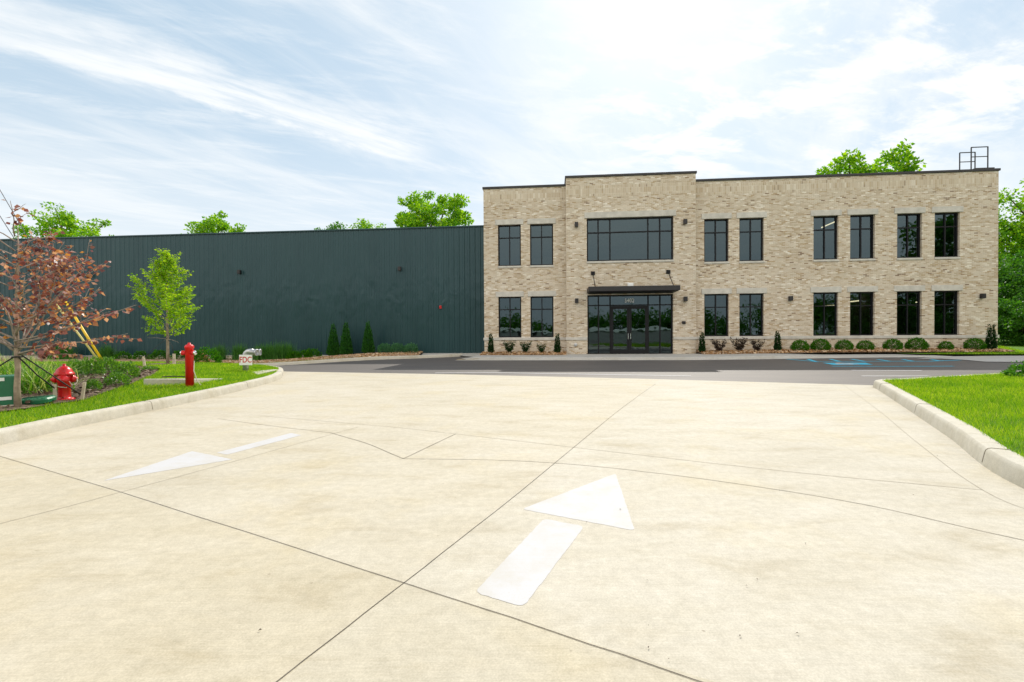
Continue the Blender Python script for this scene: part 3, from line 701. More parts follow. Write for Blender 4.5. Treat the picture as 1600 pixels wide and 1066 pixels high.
wall(b, 0, TU0, -.6, HB, [(a, c, *z) for a, c in WINS[:2] for z in (ZU, ZL)]); wall(b, TU1, BW, -.6, HB, [(a, c, *z) for a, c in WINS[2:] for z in (ZU, ZL)])
b.quad((BW, 0, -.6), (BW, BD, -.6), (BW, BD, HB), (BW, 0, HB)); b.quad((0, BD, -.6), (0, 0, -.6), (0, 0, HB), (0, BD, HB)); b.quad((BW, BD, -.6), (0, BD, -.6), (0, BD, HB), (BW, BD, HB))
b.build('brick_wall', M['brick'], BLD)
b = MB(); BWIN = (6.43, 11.58, 5.82, 8.44); SF = (6.45, 11.55, .12, 3.76)
wall(b, TU0, TU1, -.6, HT, [BWIN, SF], TP)
b.quad((TU0, .02, -.6), (TU0, TP, -.6), (TU0, TP, HT), (TU0, .02, HT)); b.quad((TU1, TP, -.6), (TU1, .02, -.6), (TU1, .02, HT), (TU1, TP, HT)); b.quad((TU1, 1.2, HB - .6), (TU0, 1.2, HB - .6), (TU0, 1.2, HT), (TU1, 1.2, HT))
b.quad((TU0, .02, HB - .6), (TU0, 1.2, HB - .6), (TU0, 1.2, HT), (TU0, .02, HT)); b.quad((TU1, .02, HB - .6), (TU1, 1.2, HB - .6), (TU1, 1.2, HT), (TU1, .02, HT))
b.build('entrance_bay', M['brick'], BLD)
b = MB()
for x0, x1 in ((-.06, TU0 - .002), (TU1 + .002, BW + .06)): b.box(x0, x1, -.06, .32, HB, HB + .13)
b.box(-.06, .30, .32, BD + .06, HB, HB + .13); b.box(BW - .30, BW + .06, .32, BD + .06, HB, HB + .13); b.box(.30, BW - .30, BD - .3, BD + .06, HB, HB + .13)
b.box(TU0 - .06, TU1 + .06, TP - .06, 1.26, HT, HT + .13)
b.build('coping', M['trim'], BLD, .01)
MBs = MB(); MBs.box(.02, BW - .02, .02, BD - .02, 9.7, 9.9); MBs.build('roof', M['roof'], BLD)
MBs = MB(); MBs.box(.02, BW - .02, .35, BD - .02, 4.55, 4.95); MBs.build('floor_slab', M['inner'], BLD)
MBs = MB(); MBs.box(.02, BW - .02, .35, BD - .02, -.2, .11); MBs.build('ground_floor', M['inner'], BLD)
MBs = MB(); MBs.box(.02, BW - .02, 7.0, 7.2, .11, 4.55); MBs.box(.02, BW - .02, 7.0, 7.2, 4.95, 9.7)
for u in (5.0, 13.0, 18.4, 23.8): MBs.box(u, u + .15, .4, 6.99, .11, 4.55); MBs.box(u, u + .15, .4, 6.99, 4.95, 9.7)
MBs.build('interior_wall', M['inner'], BLD)
b = MB()                                                              # limestone belt at sill height
for x0, x1 in ((-.05, TU0 - .002), (TU1 + .002, BW + .05)): b.box(x0, x1, -.05, -.0015, 1.02, 1.195)
b.box(BW + .0015, BW + .05, .0, BD, 1.02, 1.195); b.box(TU0 - .05, SF[0] - .01, TP - .05, TP - .0015, 1.02, 1.195); b.box(SF[1] + .01, TU1 + .05, TP - .05, TP - .0015, 1.02, 1.195)
b.build('belt_course', M['lime'], BLD, .012)

def window(x0, x1, z0, z1, vs, hs, y=0., lint=(.16, .33), sill=True, parent=BLD, fw=.075, name='window'):
    b = MB(); ya, yb_ = y + .13, y + .24
    b.box(x0, x0 + fw, ya, yb_, z0, z1); b.box(x1 - fw, x1, ya, yb_, z0, z1); b.box(x0 + fw, x1 - fw, ya, yb_, z0, z0 + fw); b.box(x0 + fw, x1 - fw, ya, yb_, z1 - fw, z1)
    for v, a, c in vs: b.box(v - fw * .42, v + fw * .42, ya + .008, yb_, a + fw, c - (fw if abs(c - z1) < 1e-6 else 0))
    for h, a, c in hs: b.box(a + fw if abs(a - x0) < 1e-6 else a, c - fw if abs(c - x1) < 1e-6 else c, ya + .014, yb_ - .005, h - fw * .42, h + fw * .42)
    o = b.build(name, M['frame'], parent)
    ta, tb_ = rnd.uniform(-.007, .007), rnd.uniform(-.007, .007); p = MB(); p.quad((x0 + .02, y + .19 + ta, z0 + .02), (x1 - .02, y + .19 - ta, z0 + .02), (x1 - .02, y + .19 - ta + tb_, z1 - .02), (x0 + .02, y + .19 + ta + tb_, z1 - .02)); p.build('pane', M['glass'], o)
    if lint: q = MB(); q.box(x0 - lint[0], x1 + lint[0], y - .045, y + .10, z1 + .003, z1 + lint[1]); q.build('lintel', M['lime'], o, .012)
    if sill: q = MB(); q.box(x0 - .02, x1 + .02, y - .05, y + .12, z0 - .12, z0 - .003); q.build('sill', M['lime'], o, .01)
    return o
for x0, x1 in WINS:
    for z0, z1 in (ZU, ZL):
        xm = (x0 + x1) / 2; window(x0, x1, z0, z1, [(xm, z0, z1)], [(z1 - .80, x0, x1)], 0., (.165, .335), z0 > 3)
bx = [7.13, 7.84, 10.11, 10.81]
window(*BWIN, [(v, BWIN[2], BWIN[3]) for v in bx], [(7.58, BWIN[0], BWIN[1])], TP, (.14, .36), True, fw=.085)
# storefront and doors
x0, x1, z0, z1 = SF
sf = window(x0, x1, z0, z1, [(v, z0, z1) for v in bx], [(3.13, x0, x1), (1.18, bx[3], x1 - .001), (1.18, bx[2], bx[3])][:1], TP, None, False, fw=.085, name='storefront')
for i, (a, c) in enumerate(((7.885, 8.972), (8.978, 10.065))):
    d = MB(); fw = .135; ya, yb_ = TP + .11, TP + .17
    d.box(a, a + fw, ya, yb_, .13, 3.08); d.box(c - fw, c, ya, yb_, .13, 3.08); d.box(a + fw, c - fw, ya, yb_, .13, .42); d.box(a + fw, c - fw, ya, yb_, 2.90, 3.08)
    dd = d.build('door', M['frame'], BLD)
    p = MB(); p.quad((a + .1, TP + .145, .38), (c - .1, TP + .145, .38), (c - .1, TP + .145, 2.94), (a + .1, TP + .145, 2.94)); p.build('pane', M['glass'], dd)
    hx = c - .07 if i == 0 else a + .07
    h = MB(); h.tube([(hx, TP + .11, 1.05), (hx, TP + .03, 1.07), (hx, TP + .03, 1.40), (hx, TP + .11, 1.42)], .018, 8); h.build('handle', M['chrome'], dd)
def text_mesh(name, s, size, mat, parent, mtx, ext=.004):
    cu = bpy.data.curves.new('t', 'FONT'); cu.body = s; cu.size = size; cu.align_x = 'CENTER'; cu.align_y = 'CENTER'; cu.extrude = ext; cu.offset = .012 * size
    to = bpy.data.objects.new('t', cu); COL.objects.link(to); dg = bpy.context.evaluated_depsgraph_get()
    me = bpy.data.meshes.new_from_object(to.evaluated_get(dg)); bpy.data.objects.remove(to); me.name = name
    me.transform(mtx); me.materials.clear(); return link(name, me, mat, parent)
text_mesh('address_number', '5402', .34, M['white'], BLD, Matrix.Translation((8.99, TP + .12, 3.40)) @ Matrix.Rotation(math.pi / 2, 4, 'X') @ Matrix.Scale(.85, 4, (1, 0, 0)))
# canopy
cb_ = MB(); cb_.box(6.42, 11.60, -1.86, TP - .002, 3.86, 4.14); can = cb_.build('canopy', M['trim'], BLD, .012)
ug = MB(); ug.box(6.50, 11.52, -1.78, TP - .03, 3.82, 3.858); ug.build('soffit', M['frame'], can)
for u, u2 in ((6.79, 6.84), (11.26, 11.32)):
    k = MB(); k.box(u - .12, u + .12, TP - .06, TP - .001, 4.98, 5.20); k.build('bracket', M['frame'], can, .008)
    k = MB(); k.tube([(u, TP - .05, 5.05), (u2, -1.5, 4.13)], .022, 8); k.build('support_rod', M['frame'], can)
k = MB(); k.box(8.85, 9.20, TP - .10, TP - .001, 4.20, 4.46); k.box(8.91, 9.14, TP - .14, TP - .10, 4.26, 4.40); k.build('utility_box', M['white'], BLD, .01)
def sconce(parent, u, z, y):
    k = MB(); k.box(u - .10, u + .10, y - .20, y - .03, z - .15, z + .12); k.box(u - .06, u + .06, y - .03, y - .001, z - .10, z + .06); k.box(u - .07, u + .07, y - .17, y - .06, z - .158, z - .15)
    k.build('wall_light', M['trim'], parent, .01)
for u, z in ((5.80, 8.08), (12.23, 8.07), (5.80, 3.44), (12.24, 3.46)): sconce(BLD, u, z, TP)
for u, z in ((18.46, 3.45), (28.95, 3.45)): sconce(BLD, u, z, 0)
k = MB(); k.box(12.05, 12.25, TP - .10, TP - .001, 1.96, 2.12); k.lathe([(.05, 0), (.06, .05), (.03, .07)], 12, (12.15, TP - .1, 2.04), (0, -1, 0)); k.build('intercom', M['trim'], BLD)
k = MB(); k.lathe([(.11, 0), (.11, .02), (.07, .03), (.06, .10), (.08, .10), (.08, .14), (.02, .15)], 16, (5.73, TP - .001, .73), (0, -1, 0)); k.build('standpipe_cap', M['steel'], BLD)
# roof hatch guard
k = MB(); v0 = 1.4
ra, rb = fc(1517.5, 240, -v0)[0], fc(1543.5, 240, -v0)[0]; zt = fc(1530, 230, -v0)[1]; zm = fc(1530, 245, -v0)[1]
for u in (ra, rb): k.tube([(u, v0, 9.9), (u, v0, zt)], .032, 8)
k.tube([(ra, v0, zt), (rb, v0, zt)], .032, 8); k.tube([(ra, v0, zm), (rb, v0, zm)], .028, 8)
v1 = 2.6; rc, rd = fc(1499.5, 250, -v1)[0], fc(1523.5, 250, -v1)[0]; zt1, zm1 = fc(1511, 238.5, -v1)[1], fc(1511, 253, -v1)[1]
for u in (rc, rd): k.tube([(u, v1, 9.9), (u, v1, zt1)], .032, 8)
k.tube([(rc, v1, zt1), (rd, v1, zt1)], .032, 8); k.tube([(rc, v1, zm1), (rd, v1, zm1)], .028, 8)
k.build('roof_railing', M['trim'], BLD)
k = MB(); k.box(ra - .08, rb + .08, v0 - .35, v0 - .05, 9.9, fc(1530, 263.5, -1.2)[1]); k.build('roof_hatch', M['trim'], BLD, .02)
# lamps seen through the glass
def strip(px0, py0, px1, py1, dep):
    a, c = fc(px0, py0, -dep), fc(px1, py1, -dep); k = MB(); k.tube([(a[0], dep, a[1]), (c[0], dep - .5, c[1])], .035, 6); k.build('ceiling_light', M['lamp'], BLD)
strip(1283, 356, 1301, 348, 2.2); strip(1283, 478.5, 1305, 478, 2.6); strip(1329, 471.5, 1334, 471, 2.2); strip(1431, 472.5, 1435, 472, 2.2)

# ------------------------------------------------------------------ warehouse
WH = thing('warehouse', 'long windowless dark teal metal warehouse beside the brick office', 'building', P0 + (-N) * 1.5, -ANG)
b = MB(); x = -62.0; per = .36; prof = []
while x < 0:
    prof += [(x, 0.), (x + .19, 0.), (x + .225, -.026), (x + .325, -.026)]; x += per
prof = [p for p in prof if p[0] < 1.2] + [(1.2, 0)]
zs = [.05, 2.2, 4.4, 6.5, 8.60]; n = len(prof)
for z in zs: b.v += [(p[0], p[1], z) for p in prof]
for j in range(len(zs) - 1):
    for i in range(n - 1): b.f.append((j * n + i, j * n + i + 1, (j + 1) * n + i + 1, (j + 1) * n + i))
b.build('metal_siding', M['siding'], WH)
k = MB(); k.box(-62, 1.2, -.09, .35, 8.602, 8.69); k.build('eave_trim', M['siding'], WH, .01)
k = MB(); k.quad((-62, .35, 8.55), (1.2, .35, 8.55), (1.2, 40, 9.2), (-62, 40, 9.2)); k.quad((-62, 40, -.6), (-62, 0.01, -.6), (-62, .01, 8.6), (-62, 40, 9.2)); k.quad((1.2, 40, -.6), (-62, 40, -.6), (-62, 40, 9.2), (1.2, 40, 9.2)); k.quad((1.2, .01, -.6), (1.2, 40, -.6), (1.2, 40, 9.2), (1.2, .01, 8.6)); k.build('shell', M['roof'], WH)
k = MB(); k.box(-62, 1.2, -.06, .3, -.9, .0); k.build('base_wall', M['wainscot'], WH)
k = MB(); k.box(-62, 1.2, -.11, .3, .002, .048); k.build('ledge', M['lime'], WH, .008)
for px, py in ((141, 430), (375, 425), (625, 420)):
    u, z = fc(px, py, -1.45); sconce(WH, u, z, -.03)
u, z = fc(688, 480, -1.4); k = MB(); k.box(u - .08, u + .08, -.10, -.034, z - .10, z + .10); k.lathe([(.06, 0), (.055, .04), (.02, .06)], 12, (u, -.1, z + .03), (0, -1, 0)); k.build('alarm_strobe', M['red'], WH, .01)

# ------------------------------------------------------------------ plants
def leaves(P, axis, size, ratio=.55, fold=.18, droop=0.0):
    n = len(P); axis = axis / np.linalg.norm(axis, axis=1, keepdims=True)
    r = rs.normal(size=(n, 3)); side = np.cross(axis, r); side /= np.linalg.norm(side, axis=1, keepdims=True) + 1e-9; nor = np.cross(axis, side)
    L = (size if hasattr(size, '__len__') else np.full(n, size))[:, None]; V = np.zeros((n, 4, 3))
    V[:, 0] = P; V[:, 2] = P + axis * L; V[:, 1] = P + axis * L * .42 + side * L * ratio * .5 + nor * L * fold; V[:, 3] = P + axis * L * .42 - side * L * ratio * .5 + nor * L * fold
    return V.reshape(-1, 3), np.arange(n * 4).reshape(-1, 4)
def leaf_obj(name, V, F, mat, parent): return link(name, fast_mesh(name, V, F), mat, parent)
def rdir(n, zb=0.): d = rs.normal(size=(n, 3)); d[:, 2] += zb; return d / np.linalg.norm(d, axis=1, keepdims=True)

def limb(b, p, d, L, r0, r1, segs, wander=.18, lift=0.0, sides=6):
    pts, rad = [Vector(p)], [r0]; d = Vector(d).normalized()
    for i in range(segs):
        d = (d + Vector((rnd.uniform(-1, 1), rnd.uniform(-1, 1), rnd.uniform(-1, 1))) * wander + Vector((0, 0, lift))).normalized()
        pts.append(pts[-1] + d * (L / segs)); rad.append(r0 + (r1 - r0) * (i + 1) / segs)
    b.tube(pts, rad, sides); return pts
def along(pts, t):
    f = t * (len(pts) - 1); i = min(int(f), len(pts) - 2); return pts[i].lerp(pts[i + 1], f - i), (pts[i + 1] - pts[i]).normalized()

# --- red-leaved ornamental tree
RB = hit(28, 637); k_ = RB.y / FPX; hR = (637 - 342) * k_
t = thing('redbud_tree', 'young tree with maroon and bronze leaves standing in dark mulch', 'tree', RB)
tb = MB(); zf0 = (637 - 556) * k_
trunk = [Vector((0, 0, -.05)), Vector((-.01, .0, .3)), Vector((.0, .01, .6)), Vector((.0, 0, zf0)), Vector((-.02, .02, zf0 + .35)), Vector((.0, 0, zf0 + .8)), Vector((.03, .02, hR * .78)), Vector((.05, 0, hR * .95))]
tb.tube(trunk, [.046, .038, .035, .035, .025, .019, .012, .005], 9)
br = MB(); LP, LA, LS = [], [], []
def leafy(pts, t0, step, size, spread=.05):
    Ltot = sum((a - c).length for a, c in zip(pts[:-1], pts[1:])); n = int(Ltot * (1 - t0) / step)
    for i in range(n):
        p, d = along(pts, t0 + (1 - t0) * (i + rnd.random()) / max(n, 1))
        sd = Vector((rnd.uniform(-1, 1), rnd.uniform(-1, 1), rnd.uniform(-.9, .15))).normalized()
        LP.append(p + sd * rnd.uniform(0, spread)); LA.append((d * .55 + sd + Vector((0, 0, -.25))).normalized()); LS.append(size * rnd.uniform(.65, 1.25))
specs = []
for i in range(27):
    f = i / 26; z = zf0 + .02 + (hR * .9 - zf0) * f ** 1.1
    specs.append((z, i * 2.399 + rnd.uniform(-.3, .3), .25 + .42 * f + rnd.uniform(-.1, .12), (1.35 + .25 * math.sin(f * 3) - .55 * f) * rnd.uniform(.7, 1.08)))
specs += [(zf0 + .05, .15, .92, 1.75), (zf0 + .1, 1.2, 1.0, 1.7), (zf0 + .05, 3.2, .9, 1.75), (zf0 + .15, 4.9, 1.0, 1.6), (zf0 + .4, .5, .8, 1.5), (zf0 + .12, .05, .16, 1.5), (zf0 + .02, -.12, .02, 1.25), (zf0 + .5, .1, .33, 1.35), (zf0 + .95, -.05, .42, 1.05), (zf0 + .05, 2.9, .45, 1.3), (zf0 + .1, 3.5, .8, 1.5)]
for z, az, el, L in specs:
    p0, _ = (Vector((0, 0, z)), None); d = Vector((math.cos(az) * math.cos(el), math.sin(az) * math.cos(el), math.sin(el)))
    if L * math.cos(az) > 1.0 and el < .1: L = 1.05
    pts = limb(br, p0, d, L, .016 if z < 1.6 else .010, .003, 9, .16, .03, 5); leafy(pts, .30, .038, .074)
    for q in range(9 if L > 1.65 and el > .8 else 4 if L > .8 else 2):
        p, dd = along(pts, rnd.uniform(.25, .8)); d2 = (dd + Vector((rnd.uniform(-.8, .8), rnd.uniform(-.8, .8), rnd.uniform(-.25, .5)))).normalized()
        tw = limb(br, p, d2, L * rnd.uniform(.25, .5), .005, .002, 5, .2, 0, 4); leafy(tw, .1, .034, .072)
# one long low branch reaching right in front of the wall
pts = limb(br, (.02, -.05, zf0 + .22), (1, -.1, .10), 1.95, .014, .003, 10, .07, .035, 5); leafy(pts, .25, .026, .078)
tb.build('trunk', M['bark'], t, flat=False); br.build('branches', M['twig'], t, flat=False)
V, F = leaves(np.array(LP), np.array(LA), np.array(LS), .82, .10); leaf_obj('crown', V, F, LM['redbud'], t)

# --- young bright green tree
k_ = TREE2.y / FPX; hE = (569 - 391) * k_; eS = hE / 3.8
t = thing('young_elm', 'young staked tree with fresh yellow green crown in front of the teal wall', 'tree', TREE2)
tb, br = MB(), MB(); LP, LA, LS = [], [], []
tb.tube([(0, 0, -.05), (0.01, 0, .5), (0, .01, 1.0), (.02, 0, hE * .5), (-.02, .01, hE * .75), (.02, 0, hE * .97)], [.055, .045, .042, .03, .016, .004], 8)
z0e = hE * .235
for i in range(78):
    f = i / 77; z = z0e + (hE * .93 - z0e) * f; az = i * 2.399 + rnd.uniform(-.4, .4); el = .35 + .75 * f + rnd.uniform(-.15, .15)
    L = eS * (1.34 * math.sin(min(1, (f + .16) / .45) * math.pi / 2) * (1 - .80 * f ** 1.1)) * rnd.choice((.62, .75, .85, .95, 1.0, 1.22))
    d = Vector((math.cos(az) * math.cos(el), math.sin(az) * math.cos(el), math.sin(el)))
    pts = limb(br, (0, 0, z), d, L, .010 * (1.1 - f), .002, 7, .12, .04, 4); leafy(pts, .25, .022, .092, .04)
    for q in range(5):
        p, dd = along(pts, rnd.uniform(.22, .95)); d2 = (dd + Vector((rnd.uniform(-.8, .8), rnd.uniform(-.8, .8), rnd.uniform(-.3, .6)))).normalized()
        tw = limb(br, p, d2, L * rnd.uniform(.2, .42) + .06, .003, .0015, 4, .15, .02, 3); leafy(tw, .05, .017, .088, .04)
for az in (.3, 3.4): limb(br, (0, 0, z0e * .92), (math.cos(az), .1, .25), .6, .012, .003, 6, .25, -.02, 5)
tb.build('trunk', M['bark'], t, flat=False); br.build('branches', M['twig'], t, flat=False)
V, F = leaves(np.array(LP), np.array(LA), np.array(LS), .5, .12); leaf_obj('crown', V, F, LM['elm'], t)

# --- big background trees: clumps of leaves round a lumpy crown
def big_tree(name, label, loc, h, rx, rz, mat, nclump=110, nleaf=110, leaf=.26, clump=.75, group=None, seed=0, open_=.0, low=.25):
    r = np.random.RandomState(seed); t = thing(name, label, 'tree', loc, 0, group)
    c = np.array([0, 0, h - rz]); d = r.normal(size=(nclump, 3)); d /= np.linalg.norm(d, axis=1, keepdims=True)
    lump = 1 + .22 * np.sin(3 * np.arctan2(d[:, 1], d[:, 0]) + seed) * np.cos(2.3 * d[:, 2] + seed) + r.normal(size=nclump) * .10
    rad = (r.uniform(.25, 1, nclump) ** .45) * lump
    P = c + d * rad[:, None] * np.array([rx, rx, rz]); P = P[P[:, 2] > h * low]; n = len(P)
    tb = MB(); tb.tube([(0, 0, -.6), (0, 0, h * .2), (.1, .1, h * .45), (0, 0, h * .75)], [h * .026, h * .02, h * .014, h * .005], 8)
    for q in P[::4]:
        a = Vector((0, 0, max(h * .18, q[2] * .62))); e = Vector(q); mid = a.lerp(e, .5) + Vector((0, 0, .05 * h)); tb.tube([a, mid, e], [h * .008, h * .005, h * .002], 5)
    tb.build('trunk', M['darkbark'], t, flat=False)
    cs = clump * r.uniform(.55, 1.35, n); dd = r.normal(size=(n, nleaf, 3)); dd /= np.linalg.norm(dd, axis=2, keepdims=True); rr = r.uniform(.1, 1, (n, nleaf, 1)) ** .5
    Q = P[:, None, :] + dd * rr * cs[:, None, None] * np.array([1.15, 1.15, .7]); ax = dd + r.normal(size=dd.shape) * .7; ax[..., 2] -= .25
    Q, ax = Q.reshape(-1, 3), ax.reshape(-1, 3)
    V, F = leaves(Q, ax, leaf * r.uniform(.6, 1.3, len(Q)), .7, .12); leaf_obj('crown', V, F, mat, t); return t
def peak(px, py, Y): return at(px, py, Y)
def back_tree(label, px0, px1, py, Y, mat, **kw):
    p = at((px0 + px1) / 2, py, Y); r = (px1 - px0) / 2 * Y / FPX; h = p.z + .4
    return big_tree('deciduous_tree', label, (p.x, p.y, -.4), h, r, kw.pop('rz', r * .9), mat, group='trees behind the buildings', **kw)
back_tree('bright green tree crown showing above the teal roof right beside the brick office', 612, 752, 303, 80, LM['far'], nclump=170, nleaf=120, leaf=.46, clump=1.15, seed=41)
back_tree('small round tree crown above the middle of the teal warehouse roof', 294, 384, 341, 80, LM['far'], nclump=110, nleaf=100, leaf=.40, clump=.9, seed=5)
back_tree('tree crown above the teal roof behind the maroon leaved tree', 48, 172, 337, 82, LM['far'], nclump=130, nleaf=110, leaf=.42, clump=1.0, seed=8)
back_tree('thin treetop barely clearing the teal roof, left of its neighbour', 500, 552, 350, 84, LM['dark'], nclump=50, nleaf=50, leaf=.36, clump=.8, seed=11)
back_tree('thin treetop barely clearing the teal roof, nearest the bright round crown', 553, 600, 347, 84, LM['far'], nclump=50, nleaf=60, leaf=.36, clump=.8, seed=14)
back_tree('broad leafy treetop rising behind the brick parapet near the roof railing', 1292, 1362, 243, 58, LM['far'], nclump=62, nleaf=62, leaf=.50, clump=.85, seed=21, rz=5.0)
back_tree('taller treetop rising behind the brick parapet, nearest the roof railing', 1362, 1422, 234, 60, LM['far'], nclump=56, nleaf=62, leaf=.50, clump=.85, seed=25, rz=5.4)
# mass of trees at the right of the office
def side_tree(label, px, pytop, Y, r, rz, mat, seed, name='deciduous_tree', **kw):
    p = at(px, pytop, Y); return big_tree(name, label, (p.x, p.y, .1), p.z - .1, r, rz, mat, group='trees right of the office', seed=seed, **kw)
side_tree('tall tree with sunlit top leaves at the right of the brick office', 1632, 292, 46, 5.2, 6.2, LM['far'], 31, nclump=220, nleaf=130, leaf=.30, clump=.95, low=.1)
side_tree('dense dark green tree behind the corner conifer of the brick office', 1606, 392, 36, 3.2, 3.9, LM['dark'], 33, nclump=200, nleaf=130, leaf=.22, clump=.62, low=.06)
side_tree('low bushy tree with drooping branches over the strip of grass', 1612, 462, 33.5, 2.9, 2.3, LM['dark'], 36, nclump=170, nleaf=130, leaf=.16, clump=.50, low=.06)

# --- shrubs as leaf-covered mounds
def mound(name, rx, rz, n, leaf, mat, seed, ratio=.55, up=.3, lump=.16, shape='dome'):
    r = np.random.RandomState(seed); d = r.normal(size=(n, 3)); d[:, 2] = np.abs(d[:, 2]) * 1.0 - (.62 if shape == 'ball' else .25); d /= np.linalg.norm(d, axis=1, keepdims=True)
    az = np.arctan2(d[:, 1], d[:, 0]); l = 1 + lump * np.sin(4 * az + seed) * np.cos(3 * d[:, 2] * 2 + seed * 1.7) + lump * .7 * np.sin(7 * az + 5 * d[:, 2] + seed)
    rad = r.uniform(.35, 1, n) ** .35 * l
    P = d * rad[:, None] * np.array([rx, rx, rz]); P[:, 2] += rz * (.60 if shape == 'ball' else .28); P[:, 2] = np.maximum(P[:, 2], .0); P[:, 2] *= 1 / (1.60 if shape == 'ball' else 1.28)
    ax = d + r.normal(size=(n, 3)) * .6; ax[:, 2] += up
    V, F = leaves(P, ax, leaf * r.uniform(.6, 1.3, n), ratio, .12); return link(name, fast_mesh(name, V, F), mat)
def cone(name, h, rb, n, leaf, mat, seed, top=.06, ratio=.45, ragged=.12):
    r = np.random.RandomState(seed); f = 1 - np.sqrt(r.uniform(0, 1, n)) * 1.0; f = np.clip(f, 0, 1); az = r.uniform(0, 6.283, n)
    prof = rb * (np.minimum(1, (f + .06) / .12)) * ((1 - f) ** .8 * (1 - top) + top); rad = prof * (r.uniform(.3, 1, n) ** .3) * (1 + ragged * np.sin(5 * az + 17 * f + seed) + ragged * r.normal(size=n))
    P = np.stack([rad * np.cos(az), rad * np.sin(az), f * h * .97 + .03], 1); ax = np.stack([np.cos(az) * .55, np.sin(az) * .55, np.full(n, 1.0)], 1) + r.normal(size=(n, 3)) * .28
    V, F = leaves(P, ax, leaf * r.uniform(.6, 1.3, n), ratio, .1); return link(name, fast_mesh(name, V, F), mat)
def tuft(name, n, h, spread, mat, seed, w0=.008, bend=.6):
    r = np.random.RandomState(seed); V, F = [], []
    for i in range(n):
        a = r.uniform(0, 6.283); lean = abs(r.normal()) * .45 + .08; L = h * r.uniform(.6, 1.15); b0 = np.array([r.normal() * spread * .3, r.normal() * spread * .3, 0]); o = np.array([math.cos(a), math.sin(a), 0]); sd = np.array([-math.sin(a), math.cos(a), 0]) * w0 * r.uniform(.6, 1.3); k0 = len(V)
        for j in range(5):
            s_ = j / 4; p = b0 + o * (spread * lean * (s_ + bend * s_ ** 2.5)) + np.array([0, 0, L * (s_ - .38 * lean * 1.4 * s_ ** 2.4)]); ww = 1 - s_ * .9
            V += [p - sd * ww, p + sd * ww]
        F += [(k0 + 2 * j, k0 + 2 * j + 1, k0 + 2 * j + 3, k0 + 2 * j + 2) for j in range(4)]
    return link(name, fast_mesh(name, np.array(V), np.array(F)), mat)
def put(o, loc, rz=0., sc=(1, 1, 1)): o.location = loc; o.rotation_euler = (0, 0, rz); o.scale = sc; return o
used = set()
def inst(proto, loc, rz, sc, label, cat, group):
    o = proto if proto.name not in used else proto.copy()
    if o is not proto: COL.objects.link(o)
    used.add(proto.name); put(o, loc, rz, sc); return tag(o, label, cat, group)
def front(px, v=-.95): u = fc(px, 545, -v)[0]; return W(u, v, fbz(u, v) - .02)
# clipped boxwoods under the right-hand windows
bx_ = mound('boxwood_shrub', .50, .74, 3000, .070, LM['box'], 2, shape='ball', lump=.08)
for px, s_, txt in ((1250, .86, 'first boxwood right of the narrow dark conifer in the brick wall bed'), (1282, .92, 'boxwood under the left edge of the fifth lower window of the office'),
                    (1319, .82, 'boxwood under the gap between fifth and sixth lower windows'), (1352, .78, 'boxwood under the sixth lower window of the brick office'), (1395, .86, 'boxwood between the sixth and seventh lower windows of the office'),
                    (1432, .95, 'wide boxwood under the seventh lower window of the brick office'), (1478, .62, 'smallest boxwood, under the last lower window by the corner'), (1523, .88, 'boxwood nearest the narrow conifer at the right building corner')):
    inst(bx_, front(px), rnd.uniform(0, 6), (s_, s_, s_ * (1.0 if px != 1478 else 1.1)), txt, 'shrub', 'boxwoods along the brick front')
up_ = cone('upright_conifer', 1.22, .155, 1100, .10, LM['yew'], 5, .35, .4, .2)
for px, s_, txt in ((767, 1.0, 'narrow dark conifer at the left corner of the brick office'), (871, 1.0, 'narrow dark conifer in the corner left of the entrance bay'), (1097, .98, 'narrow dark conifer just right of the entrance bay'),
                    (1215, .98, 'narrow dark conifer between burgundy shrubs and the boxwoods'), (1549, 1.18, 'narrow dark conifer at the right corner of the brick office')):
    inst(up_, front(px), rnd.uniform(0, 6), (s_, s_, s_), txt, 'shrub', 'narrow conifers along the brick front')
def twiggy(name, mat, seed):
    r = random.Random(seed); b = MB(); P, A = [], []
    for i in range(26):
        a = r.uniform(0, 6.28); L = r.uniform(.45, .85); d = Vector((math.cos(a) * .5, math.sin(a) * .5, 1)).normalized(); e = d * L
        for j in range(26): s_ = r.uniform(.2, 1); P.append(e * s_ + Vector((r.uniform(-.07, .07), r.uniform(-.07, .07), r.uniform(-.04, .04)))); A.append((r.uniform(-1, 1), r.uniform(-1, 1), r.uniform(-.2, 1)))
    V, F = leaves(np.array(P), np.array(A), .085, .5, .1); return link(name, fast_mesh(name, V, F), mat)
tw1 = twiggy('loose_shrub', LM['blueg'] if False else LM['yew'], 3); tw2 = twiggy('burgundy_shrub', LM['berry'], 4)
for px, s_, txt in ((796, .92, 'loose dark shrub under the first lower window of the office'), (821, .85, 'loose dark shrub between the first two lower windows'), (846, .70, 'smallest loose dark shrub, under the second lower window')):
    inst(tw1, front(px), rnd.uniform(0, 6), (s_ * 1.25, s_ * 1.25, s_ * 1.2), txt, 'shrub', 'loose shrubs left of the entrance')
for px, s_, txt in ((1124, .85, 'burgundy shrub under the third lower window of the office'), (1155, .92, 'fullest burgundy shrub, between the third and fourth lower windows'), (1183, .80, 'burgundy shrub nearest the conifer, under the fourth lower window')):
    inst(tw2, front(px), rnd.uniform(0, 6), (s_ * 1.4, s_ * 1.4, s_ * 1.2), txt, 'shrub', 'burgundy shrubs right of the entrance')
